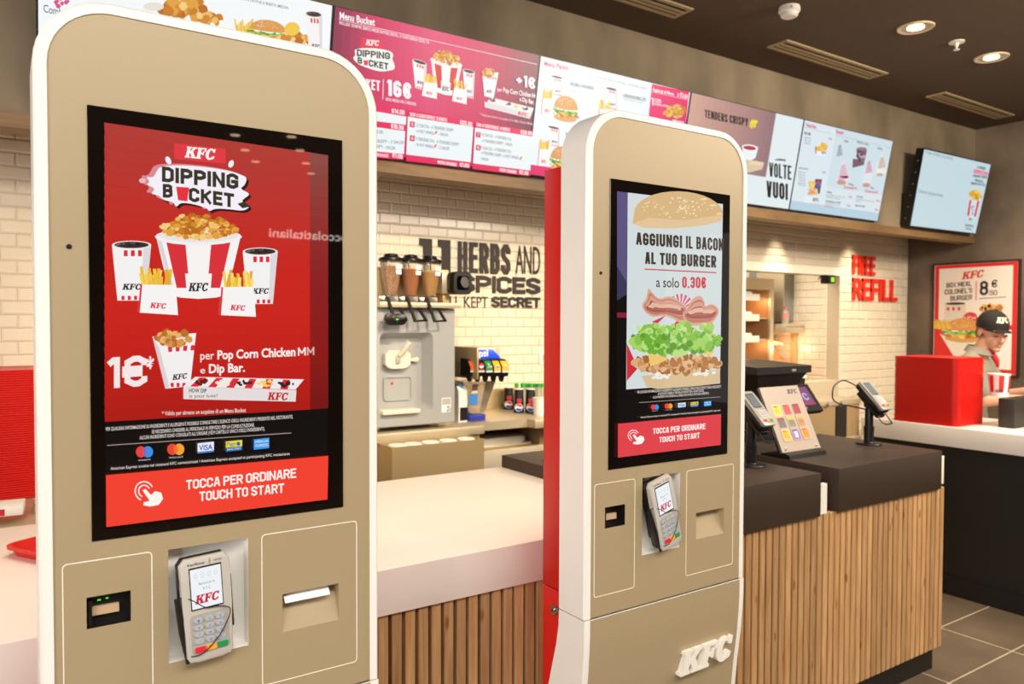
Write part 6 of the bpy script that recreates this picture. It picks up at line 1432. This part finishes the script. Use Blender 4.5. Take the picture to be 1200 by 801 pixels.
# ------------------------------------------------------------------ the worker
def capsules(lst, voxel, name, m, parent=None, smooth_it=2):
    b = B()
    for p0, r0, p1, r1 in lst:
        p0, p1 = Vector(p0), Vector(p1); d = (p1-p0)
        n = 4
        rings = []
        b.ell(p0, (r0, r0, r0), 14); b.ell(p1, (r1, r1, r1), 14)
        if d.length > 1e-5: b.tube([p0+d*i/n for i in range(n+1)], [r0+(r1-r0)*i/n for i in range(n+1)], 14)
    return remesh(b, voxel, name, m, parent, smooth_it)
def remesh(b, voxel, name, m, parent, smooth_it=2, mode_w=None):
    me = bpy.data.meshes.new(name); b.bm.to_mesh(me); b.bm.free()
    o = bpy.data.objects.new(name, me); COL.objects.link(o)
    md = o.modifiers.new('r', 'REMESH'); md.mode = 'VOXEL'; md.voxel_size = voxel
    sm = o.modifiers.new('s', 'SMOOTH'); sm.iterations = smooth_it; sm.factor = .5
    bpy.context.view_layer.update(); dg = bpy.context.evaluated_depsgraph_get()
    m2 = bpy.data.meshes.new_from_object(o.evaluated_get(dg)); o.modifiers.clear(); o.data = m2; bpy.data.meshes.remove(me)
    m2.materials.clear(); m2.materials.append(m); m2.polygons.foreach_set('use_smooth', [True]*len(m2.polygons))
    if parent is not None: o.parent = parent
    return o
# local frame: she faces -Y, her right is -X; feet at z = 0
w = thing('person', 'worker in black cap and grey polo shirt looking down at pick-up counter', 'person')
SKIN = mat('skin', '#e0a88a', .5, spec=.4); SHIRT = mat('grey_polo', '#8d8574', .85, bump=.15, bscale=60); TROU = mat('black_trousers', '#1d1a18', .8)
HEAD = Vector((0, -.135, 1.545))
HS, HYAW, HTILT = 1.07, math.radians(-44), math.radians(14)
def hd_(x, y, z):       # head frame, tipped forward, turned to her right
    v = Matrix.Rotation(HYAW, 3, 'Z') @ (Matrix.Rotation(HTILT, 3, 'X') @ (Vector((x, y, z))*HS))
    return HEAD+v
body = []
sh_l, sh_r = (.165, -.04, 1.335), (-.165, -.04, 1.335)
el_l, el_r = (.225, -.16, 1.10), (-.22, -.15, 1.10)
wr_l, wr_r = (.14, -.385, 1.165), (-.16, -.37, 1.12)
body += [((0, .03, .93), .125, (0, .02, 1.05), .115), ((0, .02, 1.05), .115, (0, -.02, 1.25), .125), ((-.05, .02, .93), .12, (.05, .02, .93), .12), ((-.06, -.02, 1.24), .115, (.06, -.02, 1.24), .115), ((-.14, -.035, 1.33), .055, (.14, -.035, 1.33), .055), ((-.08, -.03, 1.36), .05, (.08, -.03, 1.36), .05)]
body += [((0, -.05, 1.36), .056, (0, -.095, 1.47), .05)]
for s_, sh, el, wr in ((1, sh_l, el_l, wr_l), (-1, sh_r, el_r, wr_r)):
    body += [(sh, .055, el, .043), (el, .042, wr, .027), ((s_*.09, .03, .92), .088, (s_*.10, .01, .50), .06), ((s_*.10, .01, .50), .058, (s_*.10, .04, .09), .038), ((s_*.10, .05, .05), .042, (s_*.11, -.13, .033), .030)]
    W_ = Vector(wr); f_ = (W_-Vector(el)).normalized(); side = Vector((-s_, 0, 0)); side = (side-f_*side.dot(f_)).normalized(); dn = f_.cross(side)*(1 if s_ > 0 else -1)
    if dn.z > 0: dn = -dn
    palm = W_+f_*.055
    body += [(W_+f_*.015-side*.012, .022, palm+side*.018+f_*.02, .016), (W_+f_*.015+side*.012, .022, palm-side*.02+f_*.02, .016), (W_+f_*.03, .022, palm+f_*.02, .018)]
    for k, (o_, L_) in enumerate(((.028, .062), (.010, .072), (-.009, .066), (-.027, .052))):
        a0 = palm+side*o_+f_*.022; a1 = a0+f_*L_*.45+dn*.006; a2 = a1+f_*L_*.32+dn*.020; a3 = a2+f_*L_*.1+dn*.022
        body += [(a0, .0095, a1, .009), (a1, .009, a2, .0085), (a2, .0085, a3, .0075)]
    t0 = W_+f_*.03+side*.028; t1 = t0+side*.022+f_*.025+dn*.012; t2 = t1+f_*.028+dn*.014
    body += [(t0, .013, t1, .011), (t1, .011, t2, .009)]
bb = B()
for p0, r0, p1, r1 in body:
    p0, p1 = Vector(p0), Vector(p1); d = p1-p0; n = 4
    bb.ell(p0, (r0,)*3, 14); bb.ell(p1, (r1,)*3, 14); bb.tube([p0+d*i/n for i in range(n+1)], [r0+(r1-r0)*i/n for i in range(n+1)], 14)
def hel(c, r, seg=18):
    res = bmesh.ops.create_uvsphere(bb.bm, u_segments=seg, v_segments=seg//2+2, radius=1)
    for v in res['verts']: v.co = hd_(c[0]+v.co.x*r[0], c[1]+v.co.y*r[1], c[2]+v.co.z*r[2])
hel((0, .012, .035), (.074, .092, .088), 24)      # skull
hel((0, -.025, -.045), (.055, .062, .068), 22)    # face
hel((0, -.060, -.098), (.026, .024, .020))        # chin
hel((-.028, -.055, -.035), (.026, .026, .028)); hel((.028, -.055, -.035), (.026, .026, .028))   # cheeks
hel((0, -.074, .018), (.050, .016, .014))         # brow
for i in range(5): hel((0, -.083-.0055*i, .008-.011*i), (.0075+.001*i, .010, .010), 12)         # nose
hel((0, -.1035, -.041), (.013, .010, .009), 12); hel((-.011, -.096, -.043), (.007, .008, .006), 10); hel((.011, -.096, -.043), (.007, .008, .006), 10)
hel((-.074, .012, -.012), (.009, .018, .030), 14); hel((.074, .012, -.012), (.009, .018, .030), 14)   # ears
remesh(bb, .0052, 'body', SKIN, w, 3)
def facepart(name, els, m):
    b = B()
    for c, r in els:
        res = bmesh.ops.create_uvsphere(b.bm, u_segments=14, v_segments=8, radius=1)
        for v in res['verts']: v.co = hd_(c[0]+v.co.x*r[0], c[1]+v.co.y*r[1], c[2]+v.co.z*r[2])
    return b.build(name, m, w, local=True)
LIP = mat('lips', '#cf8a7a', .45); LASH = mat('dark_lashes', '#4a2c22', .6); HAIR = mat('light_brown_hair', '#8a6444', .6, bump=.3, bscale=200)
facepart('mouth', [((0, -.0885, -.066), (.018, .005, .0036)), ((0, -.0875, -.074), (.015, .005, .0044))], LIP)
for s_ in (-1, 1):
    facepart('eye', [((s_*.030, -.0800, -.008), (.0135, .006, .0062))], mat('eyelid', '#c98e74', .5)); facepart('eyelash', [((s_*.030, -.0850, -.0128), (.0135, .004, .0020))], LASH); facepart('eyebrow', [((s_*.031, -.0895, .0125), (.017, .004, .0030))], HAIR)
facepart('hair', [((0, .030, .018), (.078, .080, .070)), ((0, .070, -.045), (.040, .026, .030)), ((-.066, .035, -.02), (.014, .03, .03)), ((.066, .035, -.02), (.014, .03, .03))], HAIR)
facepart('ear_stud', [((-.084, .004, -.034), (.004, .004, .004))], mat('blue_stud', '#4a58b0', .3))
# cap
CAPB = mat('black_cap_cloth', '#211b15', .85, bump=.1, bscale=400)
b = B(); rings = []
for k in range(9):
    ph = PI/2*k/8.5
    rings.append([hd_(.084*math.cos(ph)*math.cos(q), .012+.100*math.cos(ph)*math.sin(q), .040+.092*math.sin(ph)) for q in (2*PI*i/28 for i in range(28))])
inner = [[hd_(.079*math.cos(q), .012+.095*math.sin(q), .040) for q in (2*PI*i/28 for i in range(28))]]
b.hull(inner+[[hd_(.085*math.cos(q), .012+.101*math.sin(q), .022) for q in (2*PI*i/28 for i in range(28))]]+rings, close=False); b.bm.faces.new([b.bm.verts.new(p) for p in rings[-1]])
cp = b.build('cap', CAPB, w, local=True, smooth=50, weld=True)
b = B(); top, bot = [], []
for i in range(13):
    q = PI+PI*i/12
    top.append((.078*math.cos(q), .012+.095*math.sin(q)*.92, .038)); bot.append((.070*math.cos(q), .0+.142*math.sin(q)-.004, .030-.014*abs(math.cos(q))))
sec = lambda dz: [hd_(x, y, z+dz) for x, y, z in top]+[hd_(x, y, z+dz) for x, y, z in bot[::-1]]
b.hull([sec(0), sec(-.004)]); b.build('peak', CAPB, cp, local=True)
b = B().ell((0, 0, 0), (.007, .007, .005), 10); b.xf(Matrix.Translation(hd_(0, .012, .133))); b.build('cap_button', CAPB, cp, local=True)
fr = lambda u, v: hd_(.084*math.sin(u)*math.cos(v), .012-.1015*math.cos(u)*math.cos(v), .040+.0925*math.sin(v))
a = Art(lambda u, v: fr(u, v), (0, -1, .2), 2e-5, .0012)
for ch in KFC:
    n = len(ch)
    a.poly([(-.52+1.04*x, .34+.40*y) for x, y in ch], '#e9dcc2', False)
a.n = Vector((0, -1, 0)); a.build('cap_lettering', M['print'], None).parent = cp
# shirt, collar, scarf, trousers, shoes
sl = [((0, .03, .97), .140, (0, .02, 1.05), .132), ((0, .02, 1.05), .130, (0, -.02, 1.25), .138), ((-.06, .02, .96), .128, (.06, .02, .96), .128), ((-.062, -.02, 1.24), .127, (.062, -.02, 1.24), .127), ((-.145, -.035, 1.33), .066, (.145, -.035, 1.33), .066), ((-.07, -.035, 1.365), .055, (.07, -.035, 1.365), .055)]
for sh, el in ((sh_l, el_l), (sh_r, el_r)):
    e2 = Vector(sh).lerp(Vector(el), .80); sl.append((sh, .068, e2, .060))
capsules(sl, .007, 'polo_shirt', SHIRT, w, 4)
b = B(); n = 20
ring = lambda r, z, ty: [(r*1.15*math.cos(2*PI*i/n), -.055+ty+r*math.sin(2*PI*i/n), z-.018*math.sin(2*PI*i/n)*-1) for i in range(n)]
b.hull([ring(.062, 1.40, 0), ring(.070, 1.438, -.006), ring(.088, 1.398, 0), ring(.082, 1.395, 0)], close=False); b.build('collar', SHIRT, w, local=True, smooth=60)
RS = mat('red_scarf', '#d8202a', .7)
capsules([((.0, -.128, 1.405), .020, (.012, -.155, 1.355), .018), ((.012, -.155, 1.355), .018, (.018, -.165, 1.31), .010), ((-.03, -.115, 1.42), .014, (.03, -.115, 1.42), .014)], .005, 'red_scarf', RS, w, 2)
tr = []
for s_ in (-1, 1): tr += [((s_*.06, .03, .93), .128, (s_*.06, .03, .90), .122), ((s_*.09, .03, .88), .105, (s_*.10, .01, .50), .076), ((s_*.10, .01, .50), .074, (s_*.10, .04, .10), .060)]
capsules(tr, .009, 'trousers', TROU, w, 3)
for s_ in (-1, 1): capsules([((s_*.10, .06, .052), .050, (s_*.11, -.14, .04), .040), ((s_*.10, .07, .03), .028, (s_*.11, -.15, .03), .028)], .007, 'shoe', M['black'], w, 2)
BROT = math.radians(12)
w.rotation_euler.z = BROT
hp = at(1164, 391, 0, 5.45); hl = Matrix.Rotation(BROT, 3, 'Z') @ Vector((0, -.135, 0)); w.location = (hp.x-hl.x+.06, hp.y-hl.y+.03, 0)
